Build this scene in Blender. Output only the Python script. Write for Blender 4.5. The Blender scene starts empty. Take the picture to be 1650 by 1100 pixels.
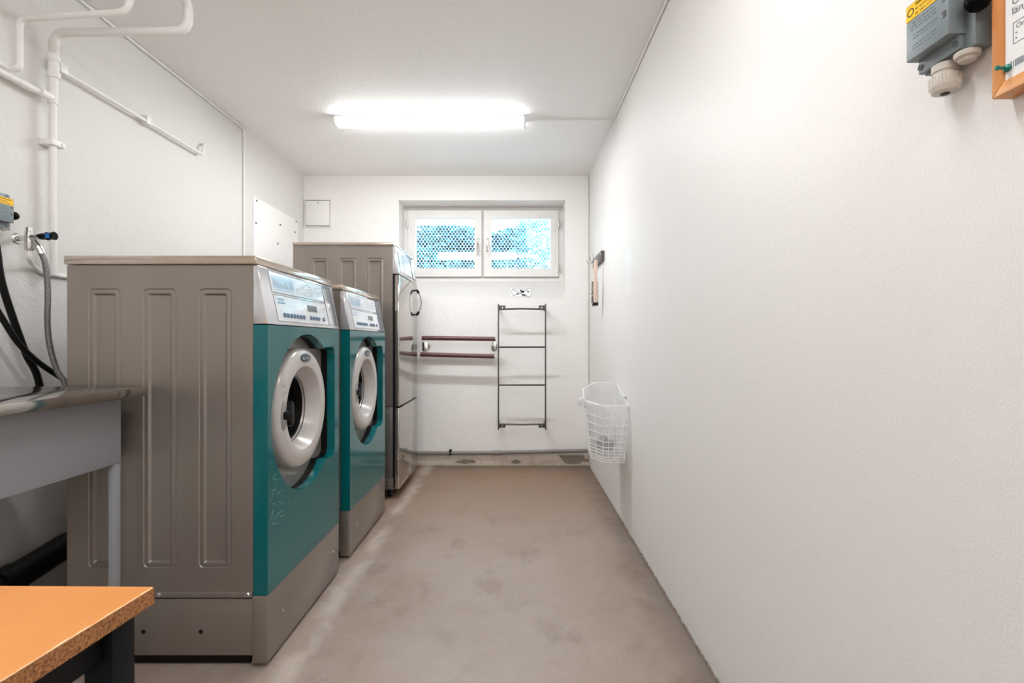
import bpy, bmesh, math, random
from mathutils import Vector, Matrix
random.seed(7)
SC = bpy.context.scene
COL = SC.collection
PI = math.pi

# ------------------------------------------------------------------ camera, world, exposure
F = 820.0            # focal length in pixels of the 1650-wide frame
CZ = 1.05            # eye height
cam = bpy.data.cameras.new('camera')
cam.sensor_width = 36.0
cam.lens = F * 36.0 / 1650.0
cam.shift_x = -4.0 / 1650.0
cam.clip_start = 0.02
camo = bpy.data.objects.new('camera', cam)
camo.location = (0, 0, CZ)
camo.rotation_euler = (PI / 2, 0, 0)
COL.objects.link(camo)
SC.camera = camo

LAMP_STRENGTH = 20.0
LAMP_WATTS = (15.0, 7.0)
SKY_STRENGTH = 7.5
world = bpy.data.worlds.new('sky')
SC.world = world
world.use_nodes = True
bg = world.node_tree.nodes['Background']
bg.inputs[0].default_value = (0.72, 0.87, 1.0, 1)
bg.inputs[1].default_value = SKY_STRENGTH
SC.view_settings.view_transform = 'Standard'
SC.view_settings.look = 'None'
SC.view_settings.exposure = 0.23
SC.view_settings.gamma = 1.0
SC.view_settings.use_curve_mapping = False
SC.cycles.max_bounces = 14
SC.cycles.diffuse_bounces = 8
SC.cycles.transparent_max_bounces = 16
SC.cycles.sample_clamp_indirect = 6.0

def W(px, py, Y):
    return Vector(((px - 829) * Y / F, Y, CZ - (py - 550) * Y / F))
def WX(px, py, X):
    return W(px, py, X * F / (px - 829))

# ------------------------------------------------------------------ materials
def srgb(r, g, b):
    f = lambda c: (c / 255 / 12.92) if c <= 10 else ((c / 255 + 0.055) / 1.055) ** 2.4
    return (f(r), f(g), f(b))
def mat(name, col, rough=0.5, metal=0.0, bump=None, var=None, coat=0.0, spec=0.5, emit=None, aniso=None):
    """bump: list of (scale, strength, distance); var: (scale, colour2, low, high)"""
    m = bpy.data.materials.new(name)
    m.use_nodes = True
    nt = m.node_tree
    b = nt.nodes['Principled BSDF']
    b.inputs['Base Color'].default_value = (*col, 1)
    b.inputs['Roughness'].default_value = rough
    b.inputs['Metallic'].default_value = metal
    b.inputs['Specular IOR Level'].default_value = spec
    if coat:
        b.inputs['Coat Weight'].default_value = coat
        b.inputs['Coat Roughness'].default_value = 0.04
    tc = nt.nodes.new('ShaderNodeTexCoord')
    if var:
        n = nt.nodes.new('ShaderNodeTexNoise')
        n.inputs['Scale'].default_value = var[0]
        n.inputs['Detail'].default_value = 6
        src = tc.outputs['Object']
        if len(var) > 4:
            mp = nt.nodes.new('ShaderNodeMapping')
            mp.inputs['Scale'].default_value = var[4]
            nt.links.new(src, mp.inputs[0]); src = mp.outputs[0]
        nt.links.new(src, n.inputs['Vector'])
        r = nt.nodes.new('ShaderNodeMapRange')
        r.inputs[1].default_value = var[2]; r.inputs[2].default_value = var[3]
        nt.links.new(n.outputs['Fac'], r.inputs[0])
        mx = nt.nodes.new('ShaderNodeMix'); mx.data_type = 'RGBA'
        mx.inputs[6].default_value = (*col, 1); mx.inputs[7].default_value = (*var[1], 1)
        nt.links.new(r.outputs[0], mx.inputs[0])
        nt.links.new(mx.outputs[2], b.inputs['Base Color'])
    if bump:
        prev = None
        for sc_, st, di in bump:
            n = nt.nodes.new('ShaderNodeTexNoise')
            n.inputs['Scale'].default_value = sc_
            n.inputs['Detail'].default_value = 3
            nt.links.new(tc.outputs['Object'], n.inputs['Vector'])
            bp = nt.nodes.new('ShaderNodeBump')
            bp.inputs['Strength'].default_value = st
            bp.inputs['Distance'].default_value = di
            nt.links.new(n.outputs['Fac'], bp.inputs['Height'])
            if prev: nt.links.new(prev.outputs[0], bp.inputs['Normal'])
            prev = bp
        nt.links.new(prev.outputs[0], b.inputs['Normal'])
    if emit:
        b.inputs['Emission Color'].default_value = (*emit[0], 1)
        b.inputs['Emission Strength'].default_value = emit[1]
    return m

M = {}
M['wall'] = mat('white wall paint', (0.89, 0.878, 0.86), 0.5, spec=0.35, bump=[(75, 0.35, 0.006), (9, 0.25, 0.02)])
M['wall_l'] = mat('darkened white wall paint', (0.73, 0.722, 0.697), 0.5, spec=0.35, bump=[(75, 0.35, 0.006), (9, 0.25, 0.02)])  # same white paint, colour darkened to tone down the light on the left wall
M['wall_r'] = mat('rolled white wall paint', (0.85, 0.832, 0.812), 0.5, spec=0.32, bump=[(260, 0.22, 0.003), (60, 0.10, 0.004), (5, 0.12, 0.02)])  # white lowered a little too, evening out the light on the right wall
M['ceil'] = mat('ceiling paint', (0.89, 0.885, 0.875), 0.6, bump=[(90, 0.4, 0.006)])
M['pipe'] = mat('painted pipe', (0.85, 0.84, 0.825), 0.35, bump=[(40, 0.15, 0.004)])
M['trimwhite'] = mat('white woodwork', (0.80, 0.79, 0.77), 0.35)
M['teal'] = mat('teal enamel', srgb(0, 96, 100), 0.10, bump=[(14, 0.02, 0.004)])
M['steelpaint'] = mat('grey brushed sheet', srgb(150, 142, 135), 0.30, 0.55, var=(3, srgb(140, 132, 125), 0.35, 0.7, (1, 1, 0.25)))
M['slab'] = mat('brushed top sheet', srgb(196, 186, 176), 0.15, 0.65, var=(5, srgb(180, 164, 148), 0.4, 0.7))
M['silver'] = mat('silver panel', srgb(214, 215, 218), 0.10, 0.65)
M['panelwhite'] = mat('white glossy label', srgb(216, 222, 228), 0.05, 0.0)
M['panelblue'] = mat('pale blue print', srgb(180, 204, 222), 0.12)
M['printgrey'] = mat('grey print', srgb(128, 134, 142), 0.4)
M['printblue'] = mat('blue print', srgb(70, 130, 175), 0.4)
M['button'] = mat('blue grey key', srgb(96, 118, 142), 0.25, 0.3)
M['lcd'] = mat('display glass', srgb(84, 88, 90), 0.1)
M['ring'] = mat('grey door plastic', srgb(190, 185, 181), 0.24, 0.1)
M['recess'] = mat('grey recess sheet', srgb(150, 146, 141), 0.35, 0.4)
M['black'] = mat('black rubber', (0.006, 0.006, 0.006), 0.45, spec=0.2)
M['blackgloss'] = mat('black plastic', (0.004, 0.004, 0.005), 0.35, spec=0.08)
M['darkglass'] = mat('dark door glass', (0.012, 0.012, 0.013), 0.05, coat=0.5)
M['badge'] = mat('blue grey badge', srgb(70, 88, 104), 0.15, 0.6)
M['badgetext'] = mat('badge lettering', srgb(205, 212, 218), 0.3)
M['steel'] = mat('polished stainless', srgb(176, 170, 163), 0.10, 0.95, var=(8, srgb(160, 152, 144), 0.4, 0.7))
M['doorsteel'] = mat('dryer door steel', srgb(184, 180, 175), 0.09, 0.85)
M['greysteel'] = mat('dark sheet steel', srgb(108, 106, 104), 0.3, 0.6)
M['chrome'] = mat('chrome', (0.72, 0.71, 0.69), 0.15, 1.0)
M['apron'] = mat('grey lacquer', srgb(150, 152, 156), 0.4)
M['orange'] = mat('orange laminate', srgb(216, 146, 78), 0.38, var=(6, srgb(210, 137, 69), 0.35, 0.7))
M['chip'] = mat('raw chipboard', srgb(176, 120, 70), 0.85, bump=[(260, 0.6, 0.003)], var=(330, srgb(112, 70, 38), 0.40, 0.66))
M['fray'] = mat('frayed laminate edge', srgb(246, 205, 160), 0.8, bump=[(200, 0.6, 0.003)])
M['blacksteel'] = mat('black lacquered steel', (0.006, 0.006, 0.007), 0.5, spec=0.15)
M['box'] = mat('grey switch plastic', srgb(126, 138, 142), 0.42, bump=[(300, 0.08, 0.002)])
M['boxrelief'] = mat('grey relief print', srgb(108, 118, 122), 0.5)
M['yellow'] = mat('yellow label', srgb(250, 196, 8), 0.4)
M['inkblack'] = mat('black print', (0.02, 0.018, 0.018), 0.5)
M['gland'] = mat('beige gland plastic', srgb(206, 199, 188), 0.45)
M['pine'] = mat('orange pine', srgb(222, 154, 88), 0.4, var=(7, srgb(204, 130, 66), 0.4, 0.65, (1, 1, 1)))
M['paper'] = mat('white paper', (0.82, 0.82, 0.82), 0.55)
M['tealpin'] = mat('teal pin plastic', srgb(0, 118, 104), 0.15)
M['wire'] = mat('white plastic coated wire', (0.86, 0.86, 0.85), 0.3)
M['rack'] = mat('dark grey lacquered tube', srgb(84, 84, 80), 0.4, 0.3)
M['maroon'] = mat('maroon rail', srgb(92, 56, 56), 0.32, 0.1)
M['conduit'] = mat('grey plastic conduit', srgb(134, 129, 127), 0.4)
M['darkwood'] = mat('brown lacquered board', srgb(92, 80, 72), 0.4)
M['beech'] = mat('pale beech', srgb(220, 198, 180), 0.5)
M['bristle'] = mat('dark bristles', srgb(38, 34, 32), 0.8)
M['braid'] = mat('braided steel hose', srgb(150, 147, 144), 0.35, 0.7, bump=[(500, 0.6, 0.002)], var=(420, srgb(92, 90, 88), 0.4, 0.6))
M['valveblue'] = mat('blue cap', srgb(30, 110, 190), 0.4)
M['rubbish'] = mat('dark crumpled wrapper', srgb(38, 38, 37), 0.6)
M['rubbishgrey'] = mat('grey crumpled wrapper', srgb(110, 110, 108), 0.6)
M['screw'] = mat('zinc screw', srgb(190, 188, 184), 0.3, 0.8)
M['dirt'] = mat('black grime', srgb(70, 62, 56), 0.9)
M['leaf'] = mat('hedge leaf', srgb(104, 172, 176), 0.6, var=(4, srgb(44, 112, 134), 0.4, 0.6))
M['stonewhite'] = mat('pale painted board', (0.9, 0.9, 0.9), 0.6)
M['outground'] = mat('outdoor paving', srgb(190, 196, 196), 0.8)
M['mesh'] = mat('galvanised netting', (0.88, 0.90, 0.90), 0.5)

def emission_mat(name, col, s):
    m = bpy.data.materials.new(name); m.use_nodes = True
    nt = m.node_tree; nt.nodes.clear()
    o = nt.nodes.new('ShaderNodeOutputMaterial'); e = nt.nodes.new('ShaderNodeEmission')
    e.inputs[0].default_value = (*col, 1); e.inputs[1].default_value = s
    nt.links.new(e.outputs[0], o.inputs[0])
    return m
M['tube'] = emission_mat('glowing diffuser', (0.975, 0.985, 1.0), LAMP_STRENGTH)

def glass_mat():
    m = bpy.data.materials.new('window glass'); m.use_nodes = True
    nt = m.node_tree; nt.nodes.clear()
    o = nt.nodes.new('ShaderNodeOutputMaterial')
    t = nt.nodes.new('ShaderNodeBsdfTransparent'); t.inputs[0].default_value = (0.93, 0.98, 0.98, 1)
    g = nt.nodes.new('ShaderNodeBsdfGlossy'); g.inputs['Roughness'].default_value = 0.03
    fr = nt.nodes.new('ShaderNodeFresnel'); fr.inputs[0].default_value = 1.35
    mx = nt.nodes.new('ShaderNodeMixShader')
    nt.links.new(fr.outputs[0], mx.inputs[0]); nt.links.new(t.outputs[0], mx.inputs[1]); nt.links.new(g.outputs[0], mx.inputs[2])
    nt.links.new(mx.outputs[0], o.inputs[0])
    return m
M['glass'] = glass_mat()

def bag_mat():
    m = bpy.data.materials.new('thin white bag film'); m.use_nodes = True
    nt = m.node_tree; nt.nodes.clear()
    o = nt.nodes.new('ShaderNodeOutputMaterial')
    d = nt.nodes.new('ShaderNodeBsdfPrincipled'); d.inputs['Base Color'].default_value = (0.9, 0.91, 0.92, 1); d.inputs['Roughness'].default_value = 0.3
    tl = nt.nodes.new('ShaderNodeBsdfTranslucent'); tl.inputs[0].default_value = (0.9, 0.91, 0.92, 1)
    t = nt.nodes.new('ShaderNodeBsdfTransparent')
    m1 = nt.nodes.new('ShaderNodeMixShader'); m1.inputs[0].default_value = 0.45
    m2 = nt.nodes.new('ShaderNodeMixShader'); m2.inputs[0].default_value = 0.5
    nt.links.new(d.outputs[0], m1.inputs[1]); nt.links.new(tl.outputs[0], m1.inputs[2])
    nt.links.new(m1.outputs[0], m2.inputs[1]); nt.links.new(t.outputs[0], m2.inputs[2])
    nt.links.new(m2.outputs[0], o.inputs[0])
    return m
M['bag'] = bag_mat()

def node(nt, t, **kw):
    n = nt.nodes.new(t)
    for k, v in kw.items(): setattr(n, k, v)
    return n
def ramp_math(nt, a, lo, hi):
    r = node(nt, 'ShaderNodeMapRange', interpolation_type='SMOOTHSTEP')
    r.inputs[1].default_value = lo; r.inputs[2].default_value = hi
    nt.links.new(a, r.inputs[0]); return r.outputs[0]
def mixc(nt, fac, a, b):
    mx = node(nt, 'ShaderNodeMix', data_type='RGBA')
    nt.links.new(fac, mx.inputs[0])
    for s, i in ((a, 6), (b, 7)):
        if isinstance(s, tuple): mx.inputs[i].default_value = (*s, 1)
        else: nt.links.new(s, mx.inputs[i])
    return mx.outputs[2]
def mth(nt, op, a, b=None):
    n = node(nt, 'ShaderNodeMath', operation=op)
    for i, s in enumerate((a, b)):
        if s is None: continue
        if isinstance(s, (int, float)): n.inputs[i].default_value = s
        else: nt.links.new(s, n.inputs[i])
    return n.outputs[0]

def floor_mat():
    m = bpy.data.materials.new('worn painted concrete'); m.use_nodes = True
    nt = m.node_tree; b = nt.nodes['Principled BSDF']
    tc = node(nt, 'ShaderNodeTexCoord'); obj = tc.outputs['Object']
    def noise(scale, detail=6, sc=(1, 1, 1), rough=0.6):
        mp = node(nt, 'ShaderNodeMapping'); mp.inputs['Scale'].default_value = sc
        nt.links.new(obj, mp.inputs[0])
        n = node(nt, 'ShaderNodeTexNoise'); n.inputs['Scale'].default_value = scale; n.inputs['Detail'].default_value = detail
        n.inputs['Roughness'].default_value = rough
        nt.links.new(mp.outputs[0], n.inputs['Vector']); return n.outputs['Fac']
    n1 = noise(1.6); n2 = noise(9, 10, (1, 1.3, 1), 0.68); n3 = noise(70, 5); n4 = noise(3.1, 8, (1.6, 1, 1))
    c = mixc(nt, ramp_math(nt, n1, 0.3, 0.7), srgb(148, 130, 118), srgb(160, 146, 136))
    c = mixc(nt, mth(nt, 'MULTIPLY', ramp_math(nt, n2, 0.5, 0.8), 0.45), c, srgb(174, 160, 149))
    c = mixc(nt, mth(nt, 'MULTIPLY', ramp_math(nt, n4, 0.50, 0.72), 0.6), c, srgb(120, 101, 88))
    c = mixc(nt, mth(nt, 'MULTIPLY', ramp_math(nt, n3, 0.6, 0.8), 0.45), c, srgb(190, 178, 168))
    sx = node(nt, 'ShaderNodeSeparateXYZ'); nt.links.new(obj, sx.inputs[0])
    # warmer bare patch towards the back wall
    far = ramp_math(nt, mth(nt, 'ADD', sx.outputs[1], mth(nt, 'MULTIPLY', n1, 1.4)), 3.2, 4.4)
    c = mixc(nt, mth(nt, 'MULTIPLY', far, 0.75), c, srgb(136, 108, 84))
    # grime worn into the floor along the right wall and along the back wall
    g = mth(nt, 'ADD', sx.outputs[0], mth(nt, 'MULTIPLY', n2, 0.22))
    grime = mth(nt, 'MULTIPLY', ramp_math(nt, g, 0.56, 0.74), 0.62)
    c = mixc(nt, grime, c, srgb(92, 80, 72))
    g2 = ramp_math(nt, mth(nt, 'ADD', sx.outputs[1], mth(nt, 'MULTIPLY', n2, 0.2)), 4.16, 4.36)
    c = mixc(nt, mth(nt, 'MULTIPLY', g2, 0.6), c, srgb(104, 90, 78))
    # chalky scuff line beside the machines
    d = mth(nt, 'ABSOLUTE', mth(nt, 'SUBTRACT', mth(nt, 'ADD', sx.outputs[0], mth(nt, 'MULTIPLY', n2, 0.12)), -0.665))
    sc = mth(nt, 'MULTIPLY', mth(nt, 'SUBTRACT', 1.0, ramp_math(nt, d, 0.0, 0.07)), mth(nt, 'MULTIPLY', ramp_math(nt, n4, 0.3, 0.6), 0.6))
    c = mixc(nt, sc, c, srgb(204, 194, 184))
    # hair cracks
    v = node(nt, 'ShaderNodeTexVoronoi', feature='DISTANCE_TO_EDGE'); v.inputs['Scale'].default_value = 9
    mpv = node(nt, 'ShaderNodeMixRGB'); mpv.inputs[0].default_value = 0.06
    nw = node(nt, 'ShaderNodeTexNoise'); nw.inputs['Scale'].default_value = 12
    nt.links.new(obj, nw.inputs['Vector']); nt.links.new(obj, mpv.inputs[1]); nt.links.new(nw.outputs['Color'], mpv.inputs[2])
    nt.links.new(mpv.outputs[0], v.inputs['Vector'])
    cr = mth(nt, 'MULTIPLY', mth(nt, 'SUBTRACT', 1.0, ramp_math(nt, v.outputs[0], 0.0, 0.012)), ramp_math(nt, n1, 0.5, 0.62))
    c = mixc(nt, mth(nt, 'MULTIPLY', cr, 0.4), c, srgb(96, 84, 76))
    nt.links.new(c, b.inputs['Base Color'])
    rr = node(nt, 'ShaderNodeMapRange'); rr.inputs[3].default_value = 0.24; rr.inputs[4].default_value = 0.46
    nt.links.new(n2, rr.inputs[0]); nt.links.new(rr.outputs[0], b.inputs['Roughness'])
    bp = node(nt, 'ShaderNodeBump'); bp.inputs['Strength'].default_value = 0.25; bp.inputs['Distance'].default_value = 0.004
    nt.links.new(n3, bp.inputs['Height']); nt.links.new(bp.outputs[0], b.inputs['Normal'])
    return m
M['floor'] = floor_mat()

def plinth_mat():
    m = bpy.data.materials.new('flaking plinth paint'); m.use_nodes = True
    nt = m.node_tree; b = nt.nodes['Principled BSDF']; b.inputs['Roughness'].default_value = 0.6
    tc = node(nt, 'ShaderNodeTexCoord'); obj = tc.outputs['Object']
    sx = node(nt, 'ShaderNodeSeparateXYZ'); nt.links.new(obj, sx.inputs[0])
    n = node(nt, 'ShaderNodeTexNoise'); n.inputs['Scale'].default_value = 22; n.inputs['Detail'].default_value = 6
    nt.links.new(obj, n.inputs['Vector'])
    n2 = node(nt, 'ShaderNodeTexNoise'); n2.inputs['Scale'].default_value = 160; nt.links.new(obj, n2.inputs['Vector'])
    c = mixc(nt, ramp_math(nt, n.outputs['Fac'], 0.4, 0.7), srgb(214, 203, 190), srgb(200, 186, 170))
    mask = None
    for cx, cz, rx, rz in ((-0.42, 0.036, 0.10, 0.020), (0.01, 0.035, 0.05, 0.018), (0.50, 0.062, 0.13, 0.05)):
        a = mth(nt, 'DIVIDE', mth(nt, 'SUBTRACT', sx.outputs[0], cx), rx)
        e = mth(nt, 'DIVIDE', mth(nt, 'SUBTRACT', sx.outputs[2], cz), rz)
        dd = mth(nt, 'SQRT', mth(nt, 'ADD', mth(nt, 'MULTIPLY', a, a), mth(nt, 'MULTIPLY', e, e)))
        dd = mth(nt, 'ADD', dd, mth(nt, 'MULTIPLY', mth(nt, 'SUBTRACT', n.outputs['Fac'], 0.5), 2.0))
        k = mth(nt, 'SUBTRACT', 1.0, ramp_math(nt, dd, 0.85, 0.95))
        mask = k if mask is None else mth(nt, 'MAXIMUM', mask, k)
    bare = mixc(nt, n2.outputs['Fac'], srgb(78, 68, 60), srgb(176, 160, 144))
    c = mixc(nt, mask, c, bare)
    nt.links.new(c, b.inputs['Base Color'])
    bp = node(nt, 'ShaderNodeBump'); bp.inputs['Strength'].default_value = 0.5; bp.inputs['Distance'].default_value = 0.006
    nt.links.new(n.outputs['Fac'], bp.inputs['Height']); nt.links.new(bp.outputs[0], b.inputs['Normal'])
    return m
M['plinth'] = plinth_mat()

# ------------------------------------------------------------------ mesh helpers
class MB:
    def __init__(self): self.bm = bmesh.new()
    def quad(self, *ps):
        vs = [self.bm.verts.new(p) for p in ps]; return self.bm.faces.new(vs)
    def box(self, x0, x1, y0, y1, z0, z1, bev=0.0, seg=2):
        x0, x1 = min(x0, x1), max(x0, x1); y0, y1 = min(y0, y1), max(y0, y1); z0, z1 = min(z0, z1), max(z0, z1)
        t = bmesh.new()
        bmesh.ops.create_cube(t, size=1)
        for v in t.verts:
            v.co = Vector(((x0 + x1) / 2 + v.co.x * (x1 - x0), (y0 + y1) / 2 + v.co.y * (y1 - y0), (z0 + z1) / 2 + v.co.z * (z1 - z0)))
        if bev: bmesh.ops.bevel(t, geom=list(t.edges), offset=bev, segments=seg, affect='EDGES', profile=0.5)
        self.merge(t); return self
    def merge(self, t, mtx=None):
        mp = {}
        for v in t.verts: mp[v] = self.bm.verts.new(mtx @ v.co if mtx else v.co)
        for f in t.faces:
            try: self.bm.faces.new([mp[v] for v in f.verts])
            except ValueError: pass
        t.free(); return self
    def prism(self, poly, fn, d0, d1, bev=0.0, seg=2):
        """poly: list of (a,b); fn(a,b,d) -> point"""
        t = bmesh.new()
        A = [t.verts.new(fn(a, b, d0)) for a, b in poly]
        B = [t.verts.new(fn(a, b, d1)) for a, b in poly]
        n = len(poly)
        t.faces.new(A); t.faces.new(B[::-1])
        for i in range(n): t.faces.new((A[i], B[i], B[(i + 1) % n], A[(i + 1) % n]))
        bmesh.ops.recalc_face_normals(t, faces=t.faces)
        if bev: bmesh.ops.bevel(t, geom=[e for e in t.edges], offset=bev, segments=seg, affect='EDGES', profile=0.5)
        self.merge(t); return self
    def plate(self, outer, holes, fn, d0, d1, back=True):
        """plate with holes between depths d0 (front) and d1 (back)"""
        t = bmesh.new()
        for d in ((d0, d1) if back else (d0,)):
            es = []
            for lp in [outer] + holes:
                vs = [t.verts.new(fn(a, b, d)) for a, b in lp]
                es += [t.edges.new((vs[i], vs[(i + 1) % len(vs)])) for i in range(len(vs))]
            bmesh.ops.triangle_fill(t, use_beauty=True, use_dissolve=False, edges=es)
        for lp in [outer] + holes:
            A = [t.verts.new(fn(a, b, d0)) for a, b in lp]; B = [t.verts.new(fn(a, b, d1)) for a, b in lp]
            for i in range(len(lp)):
                j = (i + 1) % len(lp); t.faces.new((A[i], A[j], B[j], B[i]))
        bmesh.ops.remove_doubles(t, verts=t.verts, dist=1e-6)
        bmesh.ops.recalc_face_normals(t, faces=t.faces)
        self.merge(t); return self
    def tube(self, pts, r, seg=10, cap=True, closed=False):
        pts = [Vector(p) for p in pts]
        n = len(pts)
        rs = r if isinstance(r, (list, tuple)) else [r] * n
        tang = []
        for i in range(n):
            if closed: d = pts[(i + 1) % n] - pts[i - 1]
            elif i == 0: d = pts[1] - pts[0]
            elif i == n - 1: d = pts[-1] - pts[-2]
            else: d = (pts[i + 1] - pts[i]).normalized() + (pts[i] - pts[i - 1]).normalized()
            tang.append(d.normalized() if d.length > 1e-9 else Vector((0, 0, 1)))
        up = Vector((0, 0, 1))
        if abs(tang[0].dot(up)) > 0.9: up = Vector((1, 0, 0))
        nrm = (up - tang[0] * up.dot(tang[0])).normalized()
        rings = []
        for i in range(n):
            if i:
                nrm = nrm - tang[i] * nrm.dot(tang[i])
                nrm = nrm.normalized() if nrm.length > 1e-6 else tang[i].orthogonal().normalized()
            bn = tang[i].cross(nrm)
            rings.append([self.bm.verts.new(pts[i] + (nrm * math.cos(2 * PI * k / seg) + bn * math.sin(2 * PI * k / seg)) * rs[i]) for k in range(seg)])
        m = n if closed else n - 1
        for i in range(m):
            a, b = rings[i], rings[(i + 1) % n]
            for k in range(seg): self.bm.faces.new((a[k], a[(k + 1) % seg], b[(k + 1) % seg], b[k]))
        if cap and not closed:
            self.bm.faces.new(rings[0][::-1]); self.bm.faces.new(rings[-1])
        return self
    def lathe(self, prof, origin, axis, seg=48, close=False):
        """prof: (radius, height along axis)"""
        axis = Vector(axis).normalized(); o = Vector(origin)
        u = axis.orthogonal().normalized(); w = axis.cross(u)
        rings = []
        for r, h in prof:
            if r < 1e-6: rings.append([self.bm.verts.new(o + axis * h)])
            else: rings.append([self.bm.verts.new(o + axis * h + (u * math.cos(2 * PI * k / seg) + w * math.sin(2 * PI * k / seg)) * r) for k in range(seg)])
        pairs = list(zip(rings[:-1], rings[1:]))
        if close: pairs.append((rings[-1], rings[0]))
        for a, b in pairs:
            for k in range(seg):
                k2 = (k + 1) % seg
                if len(a) == 1 and len(b) == 1: continue
                if len(a) == 1: self.bm.faces.new((a[0], b[k2], b[k]))
                elif len(b) == 1: self.bm.faces.new((a[k], a[k2], b[0]))
                else: self.bm.faces.new((a[k], a[k2], b[k2], b[k]))
        return self
    def ball(self, c, r, sub=2, jitter=0.0):
        t = bmesh.new(); bmesh.ops.create_icosphere(t, subdivisions=sub, radius=1)
        rr = r if isinstance(r, (tuple, list)) else (r, r, r)
        for v in t.verts:
            k = 1 + random.uniform(-jitter, jitter)
            v.co = Vector((c[0] + v.co.x * rr[0] * k, c[1] + v.co.y * rr[1] * k, c[2] + v.co.z * rr[2] * k))
        self.merge(t); return self
    def text(self, s, size, origin, udir, vdir, thick=0.0002, align='LEFT', sx=1.0):
        cu = bpy.data.curves.new('lettering', 'FONT'); cu.body = s; cu.size = size; cu.align_x = align
        cu.resolution_u = 3
        ob = bpy.data.objects.new('lettering', cu); COL.objects.link(ob)
        dg = bpy.context.evaluated_depsgraph_get(); dg.update()
        me = bpy.data.meshes.new_from_object(ob.evaluated_get(dg))
        u = Vector(udir).normalized(); v = Vector(vdir).normalized(); n = u.cross(v)
        t = bmesh.new(); t.from_mesh(me)
        o = Vector(origin)
        for p in t.verts: p.co = o + u * (p.co.x * sx) + v * p.co.y + n * thick
        self.merge(t)
        bpy.data.objects.remove(ob); bpy.data.curves.remove(cu); bpy.data.meshes.remove(me)
        return self

def rrect(a0, a1, b0, b1, r, n=6):
    out = []
    for cx, cy, st in ((a1 - r, b1 - r, 0), (a0 + r, b1 - r, 90), (a0 + r, b0 + r, 180), (a1 - r, b0 + r, 270)):
        for k in range(n + 1):
            t = math.radians(st + 90 * k / n); out.append((cx + r * math.cos(t), cy + r * math.sin(t)))
    return out
def fillet(pts, r, n=6):
    pts = [Vector(p) for p in pts]
    out = [pts[0]]
    for i in range(1, len(pts) - 1):
        a = (pts[i - 1] - pts[i]); b = (pts[i + 1] - pts[i])
        rr = min(r, a.length * 0.49, b.length * 0.49)
        p0 = pts[i] + a.normalized() * rr; p1 = pts[i] + b.normalized() * rr
        for k in range(n + 1):
            t = k / n
            out.append(p0 * (1 - t) ** 2 + pts[i] * 2 * t * (1 - t) + p1 * t * t)
    out.append(pts[-1]); return out
def spline(pts, n=8):
    pts = [Vector(p) for p in pts]; P = [pts[0]] + pts + [pts[-1]]; out = []
    for i in range(1, len(P) - 2):
        for k in range(n):
            t = k / n; a, b, c, d = P[i - 1], P[i], P[i + 1], P[i + 2]
            out.append(0.5 * ((2 * b) + (c - a) * t + (2 * a - 5 * b + 4 * c - d) * t * t + (3 * b - a - 3 * c + d) * t ** 3))
    out.append(pts[-1]); return out

BASE = {}
def finish(name, mb, m, base=(0, 0, 0), parent=None, smooth=True, ang=35):
    base = Vector(base)
    me = bpy.data.meshes.new(name)
    bmesh.ops.recalc_face_normals(mb.bm, faces=mb.bm.faces) if False else None
    for v in mb.bm.verts: v.co -= base
    mb.bm.to_mesh(me); mb.bm.free()
    me.materials.append(m)
    if smooth:
        me.polygons.foreach_set('use_smooth', [True] * len(me.polygons))
        me.set_sharp_from_angle(angle=math.radians(ang))
    o = bpy.data.objects.new(name, me)
    COL.objects.link(o)
    if parent: o.parent = parent
    else: o.location = base
    BASE[o.name] = base
    return o
def part(name, mb, m, parent, label=None, smooth=True, ang=35):
    o = finish(name, mb, m, BASE[parent.name], parent, smooth, ang)
    BASE[o.name] = BASE[parent.name]
    if label: o['label'] = label
    return o
def tag(o, label, cat, group=None):
    o['label'] = label; o['category'] = cat
    if group: o['group'] = group
    return o
def thing(name, label, cat, base, group=None):
    o = bpy.data.objects.new(name, None); COL.objects.link(o); o.location = base
    o.empty_display_size = 0.05
    BASE[o.name] = Vector(base)
    return tag(o, label, cat, group)
def single(name, mb, m, base, label, cat, group=None, **kw):
    return tag(finish(name, mb, m, base, **kw), label, cat, group)
def struct(name, mb, m, base=(0, 0, 0), **kw):
    o = finish(name, mb, m, base, **kw); o['kind'] = 'structure'; return o
def copy_tree(o, parent=None):
    c = o.copy(); COL.objects.link(c)
    if parent: c.parent = parent
    for ch in list(o.children): copy_tree(ch, c)
    return c

# ------------------------------------------------------------------ room shell
XR, XL, YB, YF, ZC = 0.63, -1.779, 4.302, -1.7, 2.45
XZ = lambda a, b, d: Vector((a, d, b))
struct('floor', MB().box(XL - 0.1, XR + 0.1, YF - 0.1, YB + 0.35, -0.12, 0.0), M['floor'])
struct('ceiling', MB().box(XL - 0.1, XR + 0.1, YF - 0.1, YB + 0.35, ZC, ZC + 0.12), M['ceil'])
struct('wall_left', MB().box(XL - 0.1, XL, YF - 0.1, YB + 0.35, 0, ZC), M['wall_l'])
struct('wall_right', MB().box(XR, XR + 0.1, YF - 0.1, YB + 0.35, 0, ZC), M['wall_r'])
struct('wall_front', MB().box(XL, XR, YF - 0.1, YF, 0, ZC), M['wall'])
WX0, WX1, WZ0, WZ1 = -0.978, 0.428, 1.412, 2.244
struct('wall_back', MB().plate([(XL, 0), (XR, 0), (XR, ZC), (XL, ZC)], [[(WX0, WZ0), (WX1, WZ0), (WX1, WZ1), (WX0, WZ1)]], XZ, YB, YB + 0.34), M['wall'], smooth=False)
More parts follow.
